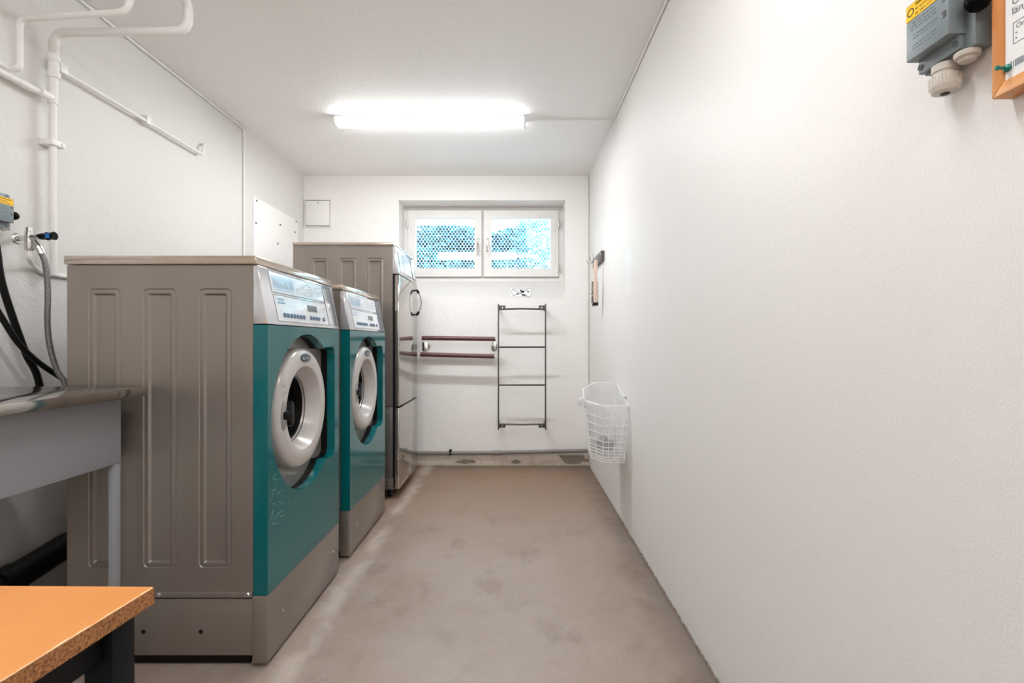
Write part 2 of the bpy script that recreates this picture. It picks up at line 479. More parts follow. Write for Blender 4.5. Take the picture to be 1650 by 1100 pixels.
# sloping sill of the niche
YW = 4.52
struct('trim_1', MB().prism([(YB + 0.001, WZ0), (YB + 0.34, WZ0), (YB + 0.34, 1.585), (YW, 1.585)], lambda a, b, d: Vector((d, a, b)), WX0, WX1), mat('darkened sill paint', (0.70, 0.69, 0.67), 0.5, bump=[(60, 0.3, 0.006)]), smooth=False)  # wall paint darkened in colour to offset the strong skylight on the sill
struct('baseboard_back', MB().box(XL + 0.001, XR - 0.001, YB - 0.012, YB, 0.0, 0.092, 0.004), M['plinth'])
# thin crust of old paint and cement along the right wall
mb = MB(); pts = []
y = YF
while y < YB - 0.02:
    h = 0.005 + 0.003 * random.random(); w = 0.004 + 0.003 * random.random(); y2 = min(y + 0.02 + 0.05 * random.random(), YB - 0.012)
    mb.box(XR - w, XR, y, y2, 0, h, 0.0012, 1); y = y2
struct('baseboard_right', mb, mat('cement crust', srgb(168, 158, 148), 0.9, bump=[(120, 0.6, 0.004)], var=(45, srgb(104, 94, 86), 0.38, 0.7)))

# ------------------------------------------------------------------ window
win = bpy.data.objects.new('window_1', None); COL.objects.link(win); win.location = ((WX0 + WX1) / 2, YW, 1.585)
BASE[win.name] = Vector(win.location); win['kind'] = 'structure'
fr = part('window_frame', MB().plate([(WX0, 1.585), (WX1, 1.585), (WX1, WZ1 - 0.002), (WX0, WZ1 - 0.002)],
     [[(-0.925, 1.64), (-0.285, 1.64), (-0.285, 2.19), (-0.925, 2.19)], [(-0.272, 1.64), (0.374, 1.64), (0.374, 2.19), (-0.272, 2.19)]], XZ, YW, YW + 0.10), M['trimwhite'], win, smooth=False)
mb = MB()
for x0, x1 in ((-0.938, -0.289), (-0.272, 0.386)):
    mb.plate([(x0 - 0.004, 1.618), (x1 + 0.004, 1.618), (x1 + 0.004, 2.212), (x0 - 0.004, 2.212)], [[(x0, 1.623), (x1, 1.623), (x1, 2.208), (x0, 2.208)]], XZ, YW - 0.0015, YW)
part('sash_gap_shade', mb, mat('painted gap shadow grey', srgb(150, 144, 136), 0.8), win, smooth=False)  # grey strips paint the shadow gap around each sash
for (x0, x1, gx0, gx1, hx, hp) in ((-0.938, -0.289, -0.871, -0.353, -0.322, (770, 388, 410)), (-0.272, 0.386, -0.204, 0.320, -0.238, (786, 388, 410))):
    mb = MB().plate([(x0, 1.623), (x1, 1.623), (x1, 2.208), (x0, 2.208)], [[(gx0, 1.695), (gx1, 1.695), (gx1, 2.136), (gx0, 2.136)]], XZ, YW - 0.028, YW + 0.02)
    # rail joints
    mb.box(gx0 - 0.001, gx0, YW - 0.0285, YW - 0.028, 1.623, 2.208); mb.box(gx1, gx1 + 0.001, YW - 0.0285, YW - 0.028, 1.623, 2.208)
    sash = part('sash', mb, M['trimwhite'], win, smooth=False)
    part('pane', MB().box(gx0 - 0.004, gx1 + 0.004, YW - 0.006, YW - 0.002, 1.691, 2.14), M['glass'], sash, smooth=False)
    mb = MB().box(hx - 0.011, hx + 0.011, YW - 0.036, YW - 0.028, 1.84, 1.96, 0.003)
    dx = 0.018 if hx > -0.28 else 0.0
    mb.tube([(hx, YW - 0.034, 1.925), (hx, YW - 0.06, 1.925), (hx + dx * 0.4, YW - 0.062, 1.89), (hx + dx, YW - 0.062, 1.82)], [0.008, 0.008, 0.009, 0.007], 8)
    part('handle', mb, M['chrome'], sash, 'chrome window handle')
    side = x0 - 0.006 if x0 < -0.5 else x1 + 0.006
    for z in (1.70, 2.09):
        part('hinge', MB().lathe([(0, -0.03), (0.008, -0.03), (0.009, 0), (0.008, 0.03), (0, 0.03)], (side, YW - 0.03, z), (0, 0, 1), 10), M['screw'], sash)
    ex = x0 + 0.025 if x0 < -0.5 else x1 - 0.03
    part('stay_hook', MB().tube([(ex, YW - 0.034, 2.08), (ex + 0.004, YW - 0.034, 2.02)], 0.004, 6).tube([(ex, YW - 0.034, 1.86), (ex, YW - 0.034, 1.74)], 0.004, 6).box(ex - 0.008, ex + 0.008, YW - 0.034, YW - 0.028, 2.0, 2.015), M['trimwhite'], sash)

# outside: netting, ground, hedge, pale board
mb = MB(); pitch, hh = 0.031, 0.0225; YN = 4.66
nx = int(1.44 / pitch); nz = int(0.68 / hh)
def rib(p, q, r=0.0021):
    p = Vector(p); q = Vector(q); d = (q - p).normalized(); n = Vector((-d.z, 0, d.x)) * r; k = Vector((0, r, 0))
    A = [mb.bm.verts.new(p + o) for o in (n, k, -n, -k)]; B = [mb.bm.verts.new(q + o) for o in (n, k, -n, -k)]
    for i in range(4): mb.bm.faces.new((A[i], A[(i + 1) % 4], B[(i + 1) % 4], B[i]))
for j in range(nz):
    for i in range(nx):
        ox = -0.99 + i * pitch + (pitch / 2 if j % 2 else 0); oz = 1.60 + j * hh
        a = (ox, YN, oz); b = (ox, YN, oz + hh * 0.45)
        c = (ox + pitch / 2, YN, oz + hh); e = (ox - pitch / 2, YN, oz + hh)
        rib(a, b, 0.0034); rib(b, c); rib(b, e)
single('wire_netting', mb, M['mesh'], (-0.275, YN, 1.585), 'pale hexagonal wire netting fixed outside the two window panes', 'netting', smooth=False)
struct('ground', MB().box(-9, 9, YB + 0.36, 16, 1.30, 1.52), M['outground'])
def hedge(name, x0, x1, y0, y1, z0, z1, n, m):
    mb = MB()
    for _ in range(n):
        p = Vector((random.uniform(x0, x1), random.uniform(y0, y1), z0 + (z1 - z0) * random.random()))
        p.z += 0.06 * math.sin(p.x * 5) * (p.z - z0)
        s = random.uniform(0.04, 0.085)
        q = Matrix.Rotation(random.uniform(0, 6.3), 3, 'Z') @ Matrix.Rotation(random.uniform(-1.2, 1.2), 3, 'X')
        mb.quad(*[p + q @ Vector(c) * s for c in ((-1, 0, 0), (0, -0.5, 0.15), (1, 0, 0), (0, 0.5, 0.15))])
    return finish(name, mb, m, ((x0 + x1) / 2, (y0 + y1) / 2, z0), smooth=False)
hg = hedge('hedge', -3.2, 0.14, 6.8, 7.4, 1.52, 2.60, 16000, M['leaf'])
tag(hg, 'leafy green hedge beyond the netted window, behind the pale board', 'hedge')
h2 = hedge('hedge', 0.05, 2.2, 7.6, 8.2, 1.52, 2.95, 5200, mat('pale leaf', srgb(176, 216, 214), 0.6, var=(5, srgb(120, 180, 184), 0.4, 0.6)))
tag(h2, 'paler thin bush seen through the right half of the right window pane', 'hedge')
for h_ in (hg, h2): h_['kind'] = 'stuff'
mb = MB(); a = W(706, 412, 6.6); b = W(832, 412, 6.6)
mb.prism([(a.x, a.z + 0.045), (a.x, a.z - 0.055), (-0.3, a.z - 0.045), (b.x, a.z - 0.04), (b.x, a.z + 0.045)], XZ, 6.58, 6.63, 0.004)
br_ = thing('board_rail', 'long white board rail standing before the green hedge outside', 'rail', (-0.5, 6.6, 1.52))
part('board', mb, M['stonewhite'], br_)
for xx in (a.x + 0.12, b.x - 0.12):
    part('post', MB().box(xx - 0.012, xx + 0.012, 6.632, 6.66, 1.52, a.z + 0.03), M['leaf'], br_, 'green post')

# ------------------------------------------------------------------ ceiling lamps
def ceiling_lamp(x0, x1, y0, label, watts):
    xc = (x0 + x1) / 2; y1 = y0 + 0.077
    t = thing('ceiling_light', label, 'lamp', (xc, y0 + 0.038, 2.39))
    part('housing', MB().box(x0 - 0.004, x1 + 0.004, y0 - 0.004, y1 + 0.004, 2.440, 2.4495, 0.001), M['silver'], t)
    YZ = lambda a, b, d: Vector((d, a, b))
    part('diffuser', MB().prism([(y0, 2.4399), (y0, 2.404), (y0 + 0.008, 2.397), (y1 - 0.008, 2.397), (y1, 2.404), (y1, 2.4399)], YZ, x0 + 0.012, x1 - 0.012), M['tube'], t)
    for xa, xb in ((x0, x0 + 0.0118), (x1 - 0.0118, x1)):
        part('end_cap', MB().prism([(y0 - 0.001, 2.4399), (y0 - 0.001, 2.403), (y0 + 0.008, 2.396), (y1 - 0.008, 2.396), (y1 + 0.001, 2.403), (y1 + 0.001, 2.4399)], YZ, xa, xb), M['trimwhite'], t)
    L = bpy.data.lights.new('tube_light', 'AREA'); L.shape = 'RECTANGLE'; L.size = x1 - x0 - 0.04; L.size_y = 0.06
    L.energy = watts; L.color = (0.975, 0.985, 1.0)
    lo = bpy.data.objects.new('tube_light', L); COL.objects.link(lo); lo.parent = t
    lo.location = (0, 0, 2.3955 - 2.39)
    return t
ceiling_lamp(-1.12, 0.069, 3.145, 'long white lit fluorescent ceiling lamp in front of the window', LAMP_WATTS[0])
ceiling_lamp(-0.80, 0.389, 0.85, 'second lit fluorescent ceiling lamp between the window lamp and the camera', LAMP_WATTS[1])
ceiling_lamp(-0.80, 0.389, -0.85, 'added unseen fill lamp on the ceiling behind the camera', LAMP_WATTS[1])  # added out of view to brighten the near walls

# ------------------------------------------------------------------ washing machine
def ribbed_side(mb, ribs, x0, x1, z0, z1, y, depth=0.007):
    """near face (-Y) between x0..x1, z0..z1 with embossed upright grooves; ribs: (a0,a1,b0,b1)"""
    P = lambda a, b, d: Vector((a, y + d, b))
    xs = [x0]
    for a0, a1, b0, b1 in ribs:
        m0, m1 = a0 - 0.01, a1 + 0.01
        mb.quad(P(xs[-1], z0, 0), P(m0, z0, 0), P(m0, z1, 0), P(xs[-1], z1, 0))
        mb.quad(P(m0, z0, 0), P(m1, z0, 0), P(m1, b0 - 0.01, 0), P(m0, b0 - 0.01, 0))
        mb.quad(P(m0, b1 + 0.01, 0), P(m1, b1 + 0.01, 0), P(m1, z1, 0), P(m0, z1, 0))
        n = 5
        loops = []
        for ins, d, r in ((0, 0, 0.016), (0.003, 0.0025, 0.014), (0.012, 0.0005, 0.008), (0.016, 0.0005, 0.006), (0.022, depth, 0.003), (0.024, depth, 0.002)):
            loops.append([mb.bm.verts.new(P(p, q, d)) for p, q in rrect(a0 + ins, a1 - ins, b0 + ins, b1 - ins, r, n)])
        C = [mb.bm.verts.new(P(p, q, 0)) for p, q in ((m1, b1 + 0.01), (m0, b1 + 0.01), (m0, b0 - 0.01), (m1, b0 - 0.01))]
        L = loops[0]; k = n + 1
        for c in range(4):
            for i in range(n): mb.bm.faces.new((C[c], L[c * k + i + 1], L[c * k + i]))
            mb.bm.faces.new((C[c], C[(c + 1) % 4], L[((c + 1) % 4) * k], L[c * k + n]))
        for A, B in zip(loops[:-1], loops[1:]):
            for i in range(len(A)):
                j = (i + 1) % len(A); mb.bm.faces.new((A[i], A[j], B[j], B[i]))
        mb.bm.faces.new(loops[-1])
        xs.append(m1)
    mb.quad(P(xs[-1], z0, 0), P(x1, z0, 0), P(x1, z1, 0), P(xs[-1], z1, 0))

YZX = lambda a, b, d: Vector((d, a, b))      # outline in (Y,z), depth = X
def arc_cut(c, r, box, n=64):
    """outline of a disc joined with a rounded box on its far (+Y) side"""
    cy, cz = c; b1, z0, z1, br = box
    out = []
    # start at the disc top-right meeting point with box top, go counter-clockwise around the disc
    t1 = math.asin((z1 - cz - 0.006) / r); t0 = -math.asin((cz - z0 - 0.006) / r)
    for k in range(n + 1):
        t = t1 + (2 * PI - (t1 - t0)) * k / n
        out.append((cy + r * math.cos(t), cz + r * math.sin(t)))
    a = cy + r * math.cos(t0)
    out += [(a + 0.012, z0)]
    for k in range(9):
        t = -PI / 2 + PI / 2 * k / 8; out.append((b1 - br + br * math.cos(t), z0 + br + br * math.sin(t)))
    for k in range(9):
        t = PI / 2 * k / 8; out.append((b1 - br + br * math.cos(t), z1 - br + br * math.sin(t)))
    out += [(cy + r * math.cos(t1) + 0.012, z1)]
    return out

def washing_machine(label):
    y0, y1 = 1.64, 2.303
    xb, xs, xf = -1.442, -0.842, -0.795
    t = thing('washing_machine', label, 'washing machine', ((xb + xf) / 2, (y0 + y1) / 2, 0.0), 'teal fronted washing machines')
    mb = MB()
    ribbed_side(mb, [(-1.374, -1.27, 0.32, 1.221), (-1.197, -1.09, 0.32, 1.221), (-1.018, -0.912, 0.32, 1.221)], xb, xs, 0.245, 1.296, y0)
    mb.quad((xb, y1, 0.245), (xs, y1, 0.245), (xs, y1, 1.296), (xb, y1, 1.296))
    mb.quad((xb, y0, 0.245), (xb, y1, 0.245), (xb, y1, 1.296), (xb, y0, 1.296))
    mb.quad((xb, y0, 0.245), (xs, y0, 0.245), (xs, y1, 0.245), (xb, y1, 0.245))
    part('cabinet', mb, M['steelpaint'], t, smooth=True, ang=25)
    mb = MB().prism([(xb - 0.006, 1.298), (-0.828, 1.298), (-0.8265, 1.302), (-0.8315, 1.326), (xb - 0.006, 1.326)], lambda a, b, d: Vector((a, d, b)), y0 - 0.006, y1 + 0.004, 0.003)
    part('lid', mb, M['slab'], t)
    # control head: sloping silver fascia
    pf = lambda z: -0.794 - (z - 1.106) / 0.19 * 0.034      # X of fascia at height z
    mb = MB().prism([(xs, 1.107), (pf(1.107), 1.107), (pf(1.296), 1.296), (xs, 1.296)], lambda a, b, d: Vector((a, d, b)), y0, y1, 0.0015)
    cp = part('control_panel', mb, M['silver'], t)
    FP = lambda a, b, d: Vector((pf(b) + d, a, b))
    part('program_label', MB().prism([(1.712, 1.219), (2.172, 1.219), (2.172, 1.2865), (1.706, 1.2865)], FP, 0.0, 0.0012), M['panelwhite'], cp, 'white printed programme chart', smooth=False)
    part('keypad_sheet', MB().prism([(1.718, 1.121), (2.182, 1.121), (2.176, 1.2085), (1.713, 1.2085)], FP, 0.0, 0.0012), M['panelwhite'], cp, smooth=False)
    mb = MB()
    for lp in ([(1.704, 1.2175), (2.174, 1.2175), (2.174, 1.288), (1.704, 1.288)], [(1.715, 1.1195), (2.184, 1.1195), (2.178, 1.210), (1.711, 1.210)], [(2.190, 1.118), (2.286, 1.118), (2.272, 1.288), (2.182, 1.288)]):
        for i in range(4):
            p, q = lp[i], lp[(i + 1) % 4]
            mb.tube([FP(p[0], p[1], 0.0004), FP(q[0], q[1], 0.0004)], 0.0011, 4)
    part('panel_seam', mb, M['printgrey'], cp)
    part('chart_print', MB().prism([(1.722, 1.232), (1.888, 1.232), (1.888, 1.276), (1.718, 1.276)], FP, 0.0013, 0.0017), M['panelblue'], cp, 'pale blue printed table', smooth=False)
    mb = MB(); rnd = random.Random(3)
    for zz in (1.272, 1.266, 1.258, 1.252, 1.246, 1.240, 1.233, 1.227):
        yy = 1.905
        while yy < 2.15:
            w = rnd.uniform(0.008, 0.03)
            if rnd.random() < 0.62: mb.prism([(yy, zz), (yy + w, zz), (yy + w, zz + 0.0022), (yy, zz + 0.0022)], FP, 0.0013, 0.0016)
            yy += w + rnd.uniform(0.006, 0.02)
    for k in range(15):
        yy = 1.726 + k * 0.0105; h = rnd.uniform(0.008, 0.036)
        mb.prism([(yy, 1.236), (yy + 0.0022, 1.236), (yy + 0.0022, 1.236 + h), (yy, 1.236 + h)], FP, 0.0018, 0.0021)
    mb.prism([(1.72, 1.2265), (1.88, 1.2265), (1.88, 1.228), (1.72, 1.228)], FP, 0.0013, 0.0016)
    part('chart_lettering', mb, M['printgrey'], cp, smooth=False)
    mb = MB()
    for k in range(5):
        mb.prism([(2.150, 1.135 + k * 0.0125), (2.156, 1.135 + k * 0.0125), (2.156, 1.139 + k * 0.0125), (2.150, 1.139 + k * 0.0125)], FP, 0.0013, 0.0017)
    part('indicator_print', mb, M['printgrey'], cp, smooth=False)
    mb = MB().text('W465H', 0.015, FP(1.735, 1.190, 0.0014), (0, 1, 0), (-0.14, 0, 1))
    mb.prism([(1.735, 1.1815), (1.79, 1.1815), (1.79, 1.1855), (1.735, 1.1855)], FP, 0.0013, 0.0017)
    part('model_print', mb, M['printblue'], cp, smooth=False)
    part('display', MB().prism(rrect(1.982, 2.072, 1.168, 1.192, 0.003, 3), FP, 0.0, 0.003), M['lcd'], cp, 'small dark grey display', smooth=False)
    for yy in (1.769, 1.796, 1.823, 1.85, 1.877, 1.904, 1.931, 1.998, 2.025, 2.052, 2.079, 2.128):
        part('button', MB().lathe([(0.0085, 0), (0.0085, 0.003), (0.007, 0.0045), (0, 0.0048)], FP(yy, 1.142, 0.0012), (1, 0, 0.14), 14), M['button'], cp)
    # teal front tray with the door cut-out
    zc, yc = 0.785, 1.955
    cut = arc_cut((yc, zc), 0.292, (2.252, 0.553, 1.026, 0.035))
    mb = MB().plate([(y0, 0.232), (y1, 0.232), (y1, 1.104), (y0, 1.104)], [cut], YZX, xf, xf - 0.034, back=False)
    mb.quad((xf - 0.034, y0, 0.232), (xf - 0.034, y0, 1.104), (xs + 0.001, y0, 1.104), (xs + 0.001, y0, 0.232))
    mb.quad((xf - 0.034, y1, 0.232), (xf - 0.034, y1, 1.104), (xs + 0.001, y1, 1.104), (xs + 0.001, y1, 0.232))
    part('front_panel', mb, M['teal'], t, ang=30)
    # black gap wall behind the teal lip, then the grey back sheet of the recess
    mb = MB()
    A = [mb.bm.verts.new((xf - 0.034, a, b)) for a, b in cut]; B = [mb.bm.verts.new((xf - 0.064, a, b)) for a, b in cut]
    for i in range(len(cut)):
        j = (i + 1) % len(cut); mb.bm.faces.new((A[i], A[j], B[j], B[i]))
    part('gap_seal', mb, M['black'], t)
    circ = [(yc + 0.125 * math.cos(2 * PI * k / 48), 0.795 + 0.125 * math.sin(2 * PI * k / 48)) for k in range(48)]
    part('recess_sheet', MB().plate(cut, [circ], YZX, xf - 0.061, xf - 0.064, back=False), M['recess'], t, smooth=False)
    zc = 0.797
    O = (0, yc, zc)
    # door: ring, handle, glass, badge
    d = part('door', MB().lathe([(0.226, -0.855), (0.2275, -0.832), (0.2245, -0.818), (0.217, -0.809), (0.205, -0.8045), (0.185, -0.803), (0.164, -0.8035), (0.1585, -0.805), (0.156, -0.8085), (0.1245, -0.868)], O, (1, 0, 0), 72), M['ring'], t, 'round light grey door ring')
    part('door_seal', MB().lathe([(0.1235, -0.866), (0.119, -0.868), (0.116, -0.885), (0.113, -0.886), (0.111, -0.905), (0.106, -0.907), (0.104, -0.935)], O, (1, 0, 0), 60), M['black'], d)
    part('door_glass', MB().lathe([(0.105, -0.934), (0.1, -0.915), (0.085, -0.897), (0.05, -0.887), (0, -0.884)], O, (1, 0, 0), 48), M['darkglass'], d, 'dark domed door glass')
    part('glass_trim', MB().lathe([(0.098, -0.912), (0.101, -0.909), (0.1025, -0.912), (0.1, -0.916)], O, (1, 0, 0), 48, close=True), M['greysteel'], d)
    bo = Vector((-0.8035, yc + 0.002, zc + 0.190))
    mb = MB(); n = 28
    for rr, dd in ((1.0, 0.0),):
        mb.prism([(bo.y + 0.045 * math.cos(2 * PI * k / n), bo.z + 0.0165 * math.sin(2 * PI * k / n)) for k in range(n)], YZX, -0.806, -0.8005, 0.001)
    bd = part('badge', mb, M['badge'], d, 'oval blue grey maker badge')
    mb = MB().text('Electrolux', 0.0165, (-0.8005, bo.y, bo.z - 0.006), (0, 1, 0), (0, 0, 1), thick=0.0004, align='CENTER')
    o = part('badge_lettering', mb, M['badgetext'], d, smooth=False)
    mb = MB().text('C', 0.034, (-0.8, 1.765, 0.885), (0, 0.9, 0.5), (0, -0.5, 0.9), thick=0.001)
    mb.text('5', 0.024, (-0.8005, 1.748, 0.862), (0, 1, 0), (0, 0, 1), thick=0.001).text('6', 0.022, (-0.8, 1.777, 0.864), (0, 1, 0), (0, 0, 1), thick=0.001)
    part('ring_print', mb, M['printgrey'], d, smooth=False)
    # handle: stub over the ring and a curved black grip inside it
    mb = MB()
    hs = [(1.764, 0.013), (1.790, 0.016), (1.804, 0.024), (1.814, 0.040), (1.832, 0.047), (1.846, 0.036), (1.851, 0.0)]
    mb.prism([(a, zc - 0.006 - b) for a, b in hs] + [(a, zc - 0.006 + b) for a, b in hs[-2::-1]], YZX, -0.838, -0.797, 0.005)
    part('handle', mb, M['blackgloss'], d, 'black door handle')
    part('dimple_shade', MB().prism([(1.772 + 0.020 * math.cos(2 * PI * k / 24), 0.792 + 0.052 * math.sin(2 * PI * k / 24)) for k in range(24)], YZX, -0.806, -0.8015, 0.0012), M['recess'], d)  # darker disc paints the shading of the hollow around the handle
    for za, zb in ((0.862, 0.955), (0.63, 0.725)):
        part('hinge_plate', MB().box(-0.8555, -0.846, 2.125, 2.188, za, zb, 0.002), M['trimwhite'], t, 'pale hinge plate')
    # skirt, plinth base, ledge, feet
    mb = MB().box(xs - 0.002, xf - 0.001, y0 - 0.003, y1 + 0.002, 0.014, 0.2305, 0.002)
    sk = part('kick_plate', mb, M['steelpaint'], t)
    for yy, zz in ((1.75, 0.125), (2.235, 0.125)):
        part('screw', MB().lathe([(0.006, 0), (0.006, 0.002), (0.003, 0.004), (0, 0.0045)], (xf - 0.001, yy, zz), (1, 0, 0), 12), M['screw'], sk)
    mb = MB().box(xb, xs - 0.003, y0 + 0.006, y1 - 0.006, 0.035, 0.218, 0.002)
    bs = part('plinth', mb, M['steelpaint'], t)
    part('base_shade', MB().box(xb + 0.02, xs - 0.02, y0 + 0.022, y0 + 0.032, 0.001, 0.0345), M['black'], t, 'black strip painting the shade under the plinth')  # black strip stands in for the shadow below the plinth
    for xx in (-1.20, -1.014):
        part('bolt_hole', MB().lathe([(0.007, 0), (0.007, 0.0005), (0, 0.0006)], (xx, y0 + 0.0055, 0.112), (0, -1, 0), 14), M['black'], bs)
    mb = MB().box(xb, xs - 0.003, y0 - 0.001, y1 - 0.004, 0.2245, 0.2445, 0.0015)
    lg = part('ledge', mb, M['steelpaint'], t)
    for xx in (-1.145, -0.858):
        part('bolt', MB().lathe([(0.0075, 0), (0.0075, 0.003), (0.005, 0.006), (0, 0.006)], (xx, y0 - 0.001, 0.235), (0, -1, 0), 8), M['screw'], lg)
    for xx in (xb + 0.06, xs - 0.05):
        for yy in (y0 + 0.07, y1 - 0.07):
            part('foot', MB().lathe([(0, 0), (0.026, 0), (0.026, 0.012), (0.012, 0.016), (0.012, 0.034)], (xx, yy, 0), (0, 0, 1), 16), M['black'], t)
    return t
wm = washing_machine('nearest teal fronted washing machine with steel sides, behind the worktop end')
wm2 = copy_tree(wm)
wm2.location = wm.location + Vector((0, 0.82, 0))
wm2['label'] = 'second teal fronted washing machine standing between nearest one and tall dryer'

# worn scratches on the nearest machine's front only
mb = MB(); rnd = random.Random(21)
fpn = [c for c in wm.children if c.name.startswith('front_panel')][0]
for k in range(34):
    y = 1.655 + 0.16 * rnd.random() ** 1.6; z = rnd.uniform(0.44, 0.70); l = rnd.uniform(0.006, 0.05); a = rnd.uniform(-0.5, 0.9)
    if (y - 1.955) ** 2 + (z - 0.785) ** 2 < 0.31 ** 2: continue
    y2, z2 = y + l * math.cos(a), z + l * math.sin(a)
    if (y2 - 1.955) ** 2 + (z2 - 0.785) ** 2 < 0.305 ** 2: continue
    mb.tube([(-0.7951, y, z), (-0.7951, y2, z2)], 0.0007, 4)
part('scratch_marks', mb, mat('scratched enamel', srgb(96, 150, 150), 0.6), fpn)['kind'] = 'stuff'

# ------------------------------------------------------------------ tumble dryer
def dryer():
    y0, y1 = 3.39, 4.02; xb, xs = -1.475, -0.812
    t = thing('tumble_dryer', 'tall grey steel tumble dryer in the far corner below the window edge', 'tumble dryer', ((xb - 0.78) / 2, (y0 + y1) / 2, 0))
    mb = MB()
    ribbed_side(mb, [(-1.355, -1.24, 0.72, 1.605), (-1.17, -1.054, 0.72, 1.605), (-0.988, -0.872, 0.72, 1.605)], xb, xs, 0.62, 1.69, y0)
    mb.quad((xb, y1, 0.62), (xs, y1, 0.62), (xs, y1, 1.69), (xb, y1, 1.69))
    mb.quad((xb, y0, 0.62), (xb, y1, 0.62), (xb, y1, 1.69), (xb, y0, 1.69))
    mb.quad((xs, y0, 0.62), (xs, y1, 0.62), (xs, y1, 1.69), (xs, y0, 1.69))
    part('cabinet', mb, M['steelpaint'], t, ang=25)
    part('lid', MB().box(xb - 0.004, -0.803, y0 - 0.005, y1 + 0.004, 1.691, 1.711, 0.004), M['slab'], t)
    lo = part('lower_cabinet', MB().box(xb, xs, y0 + 0.002, y1, 0.062, 0.615, 0.0015), M['greysteel'], t)
    part('base_rail', MB().box(xb, xs + 0.004, y0 - 0.002, y1, 0.062, 0.135, 0.0015), M['greysteel'], t)
    for zz in (0.12, 0.10, 0.08, 0.565, 0.545, 0.585):
        part('screw', MB().lathe([(0.006, 0), (0.006, 0.002), (0, 0.003)], (-0.834 - (0.012 if zz > 0.58 else 0), y0 - 0.002, zz), (0, -1, 0), 8), M['screw'], lo)
    pf = lambda z: -0.770 - (z - 1.50) / 0.185 * 0.03
    mb = MB().prism([(xs, 1.502), (pf(1.502), 1.502), (pf(1.690), 1.690), (xs, 1.690)], lambda a, b, d: Vector((a, d, b)), y0, y1, 0.0015)
    cp = part('control_panel', mb, M['silver'], t)
    FP = lambda a, b, d: Vector((pf(b) + d, a, b))
    for a0, a1, nm in ((3.46, 3.56, 'program_label'), (3.60, 3.86, 'keypad_sheet'), (3.885, 3.99, 'filter_cover')):
        part(nm, MB().prism([(a0, 1.53), (a1, 1.53), (a1, 1.668), (a0, 1.668)], FP, 0, 0.0015), M['panelwhite'], cp, smooth=False)
        mb = MB(); lp = [(a0, 1.53), (a1, 1.53), (a1, 1.668), (a0, 1.668)]
        for i in range(4):
            p, q = lp[i], lp[(i + 1) % 4]; mb.tube([FP(*p, 0.001), FP(*q, 0.001)], 0.0014, 4)
        part('panel_seam', mb, M['printgrey'], cp)
    part('display', MB().prism([(3.64, 1.55), (3.68, 1.55), (3.68, 1.585), (3.64, 1.585)], FP, 0.0015, 0.003), mat('blue display', srgb(30, 80, 120), 0.1), cp, smooth=False)
    # doors: tall upper door and lower door, dark gap on the near edge
    part('gap_strip', MB().box(xs, -0.798, y0 + 0.006, y1 - 0.004, 0.075, 1.497), M['black'], t)
    up = part('door', MB().box(-0.797, -0.768, y0 + 0.003, y1 - 0.002, 0.618, 1.495, 0.004), M['doorsteel'], t)
    lw = part('service_door', MB().box(-0.797, -0.768, y0 + 0.003, y1 - 0.002, 0.066, 0.606, 0.004), M['doorsteel'], t)
    part('seam_strip', MB().prism([(y0 + 0.15, 0.607), (y1 - 0.004, 0.607), (y1 - 0.004, 0.6175), (y0 + 0.15, 0.6175)], YZX, -0.796, -0.772), M['black'], t, smooth=False)
    for zz in (0.27, 0.305):
        part('screw', MB().lathe([(0.006, 0), (0.006, 0.002), (0, 0.003)], (-0.782, y0 + 0.003, zz), (0, -1, 0), 8), M['screw'], lw)
    part('door_print', MB().text('Electrolux', 0.0165, (-0.7678, y0 + 0.066, 0.66), (0, 0, 1), (0, -1, 0), thick=0.0003), M['printgrey'], up, smooth=False)
    # loop handle on the far edge of the upper door
    yh = 3.97; z0, z1 = 1.252, 1.455
    bow = lambda k: Vector((-0.7665 + 0.040 * math.sin(PI * k / 20) ** 0.85, yh, z0 + (z1 - z0) * k / 20))
    part('handle', MB().tube([bow(k) for k in range(2, 19)], 0.0034, 8), M['greysteel'], up, 'bowed grey door handle')
    for ks in ((0, 1, 2, 3), (20, 19, 18, 17)):
        part('handle_mount', MB().tube([bow(k) for k in ks], [0.006, 0.010, 0.011, 0.008], 10), M['black'], up, 'black handle end')
    for xx in (xb + 0.07, xs - 0.03):
        for yy in (y0 + 0.05, y1 - 0.07):
            part('caster', MB().lathe([(0, -0.012), (0.022, -0.012), (0.026, -0.006), (0.026, 0.006), (0.022, 0.012), (0, 0.012)], (xx, yy, 0.0265), (1, 0, 0), 16).tube([(xx, yy, 0.03), (xx, yy, 0.063)], 0.012, 8), M['black'], t)
    return t
dryer()

# ------------------------------------------------------------------ steel worktop and chipboard table
t = thing('steel_worktop', 'stainless steel worktop on grey frame against left wall beside nearest washer', 'worktop', (-1.40, 1.2, 0))
mb = MB().box(-1.70, -1.154, 0.74, 1.60, 0.8795, 0.909, 0.004)
part('worktop', mb, M['steel'], t)
part('upstand', MB().box(-1.70, -1.69, 0.74, 1.60, 0.9092, 0.93, 0.002), M['steel'], t)
for ya, yb, xa, xb in ((0.76, 1.592, -1.237, -1.231), (0.76, 1.592, -1.652, -1.646)):
    part('apron', MB().box(xa, xb, ya, yb, 0.672, 0.8793, 0.001), M['apron'], t)
part('apron', MB().box(-1.6459, -1.2375, 1.582, 1.590, 0.672, 0.8793, 0.001), M['apron'], t)
for xx in (-1.251, -1.6515):
    for yy in (1.567, 0.765):
        part('leg', MB().box(xx, xx + 0.0195, yy, yy + 0.0245, 0.0, 0.671, 0.001), M['apron'], t)

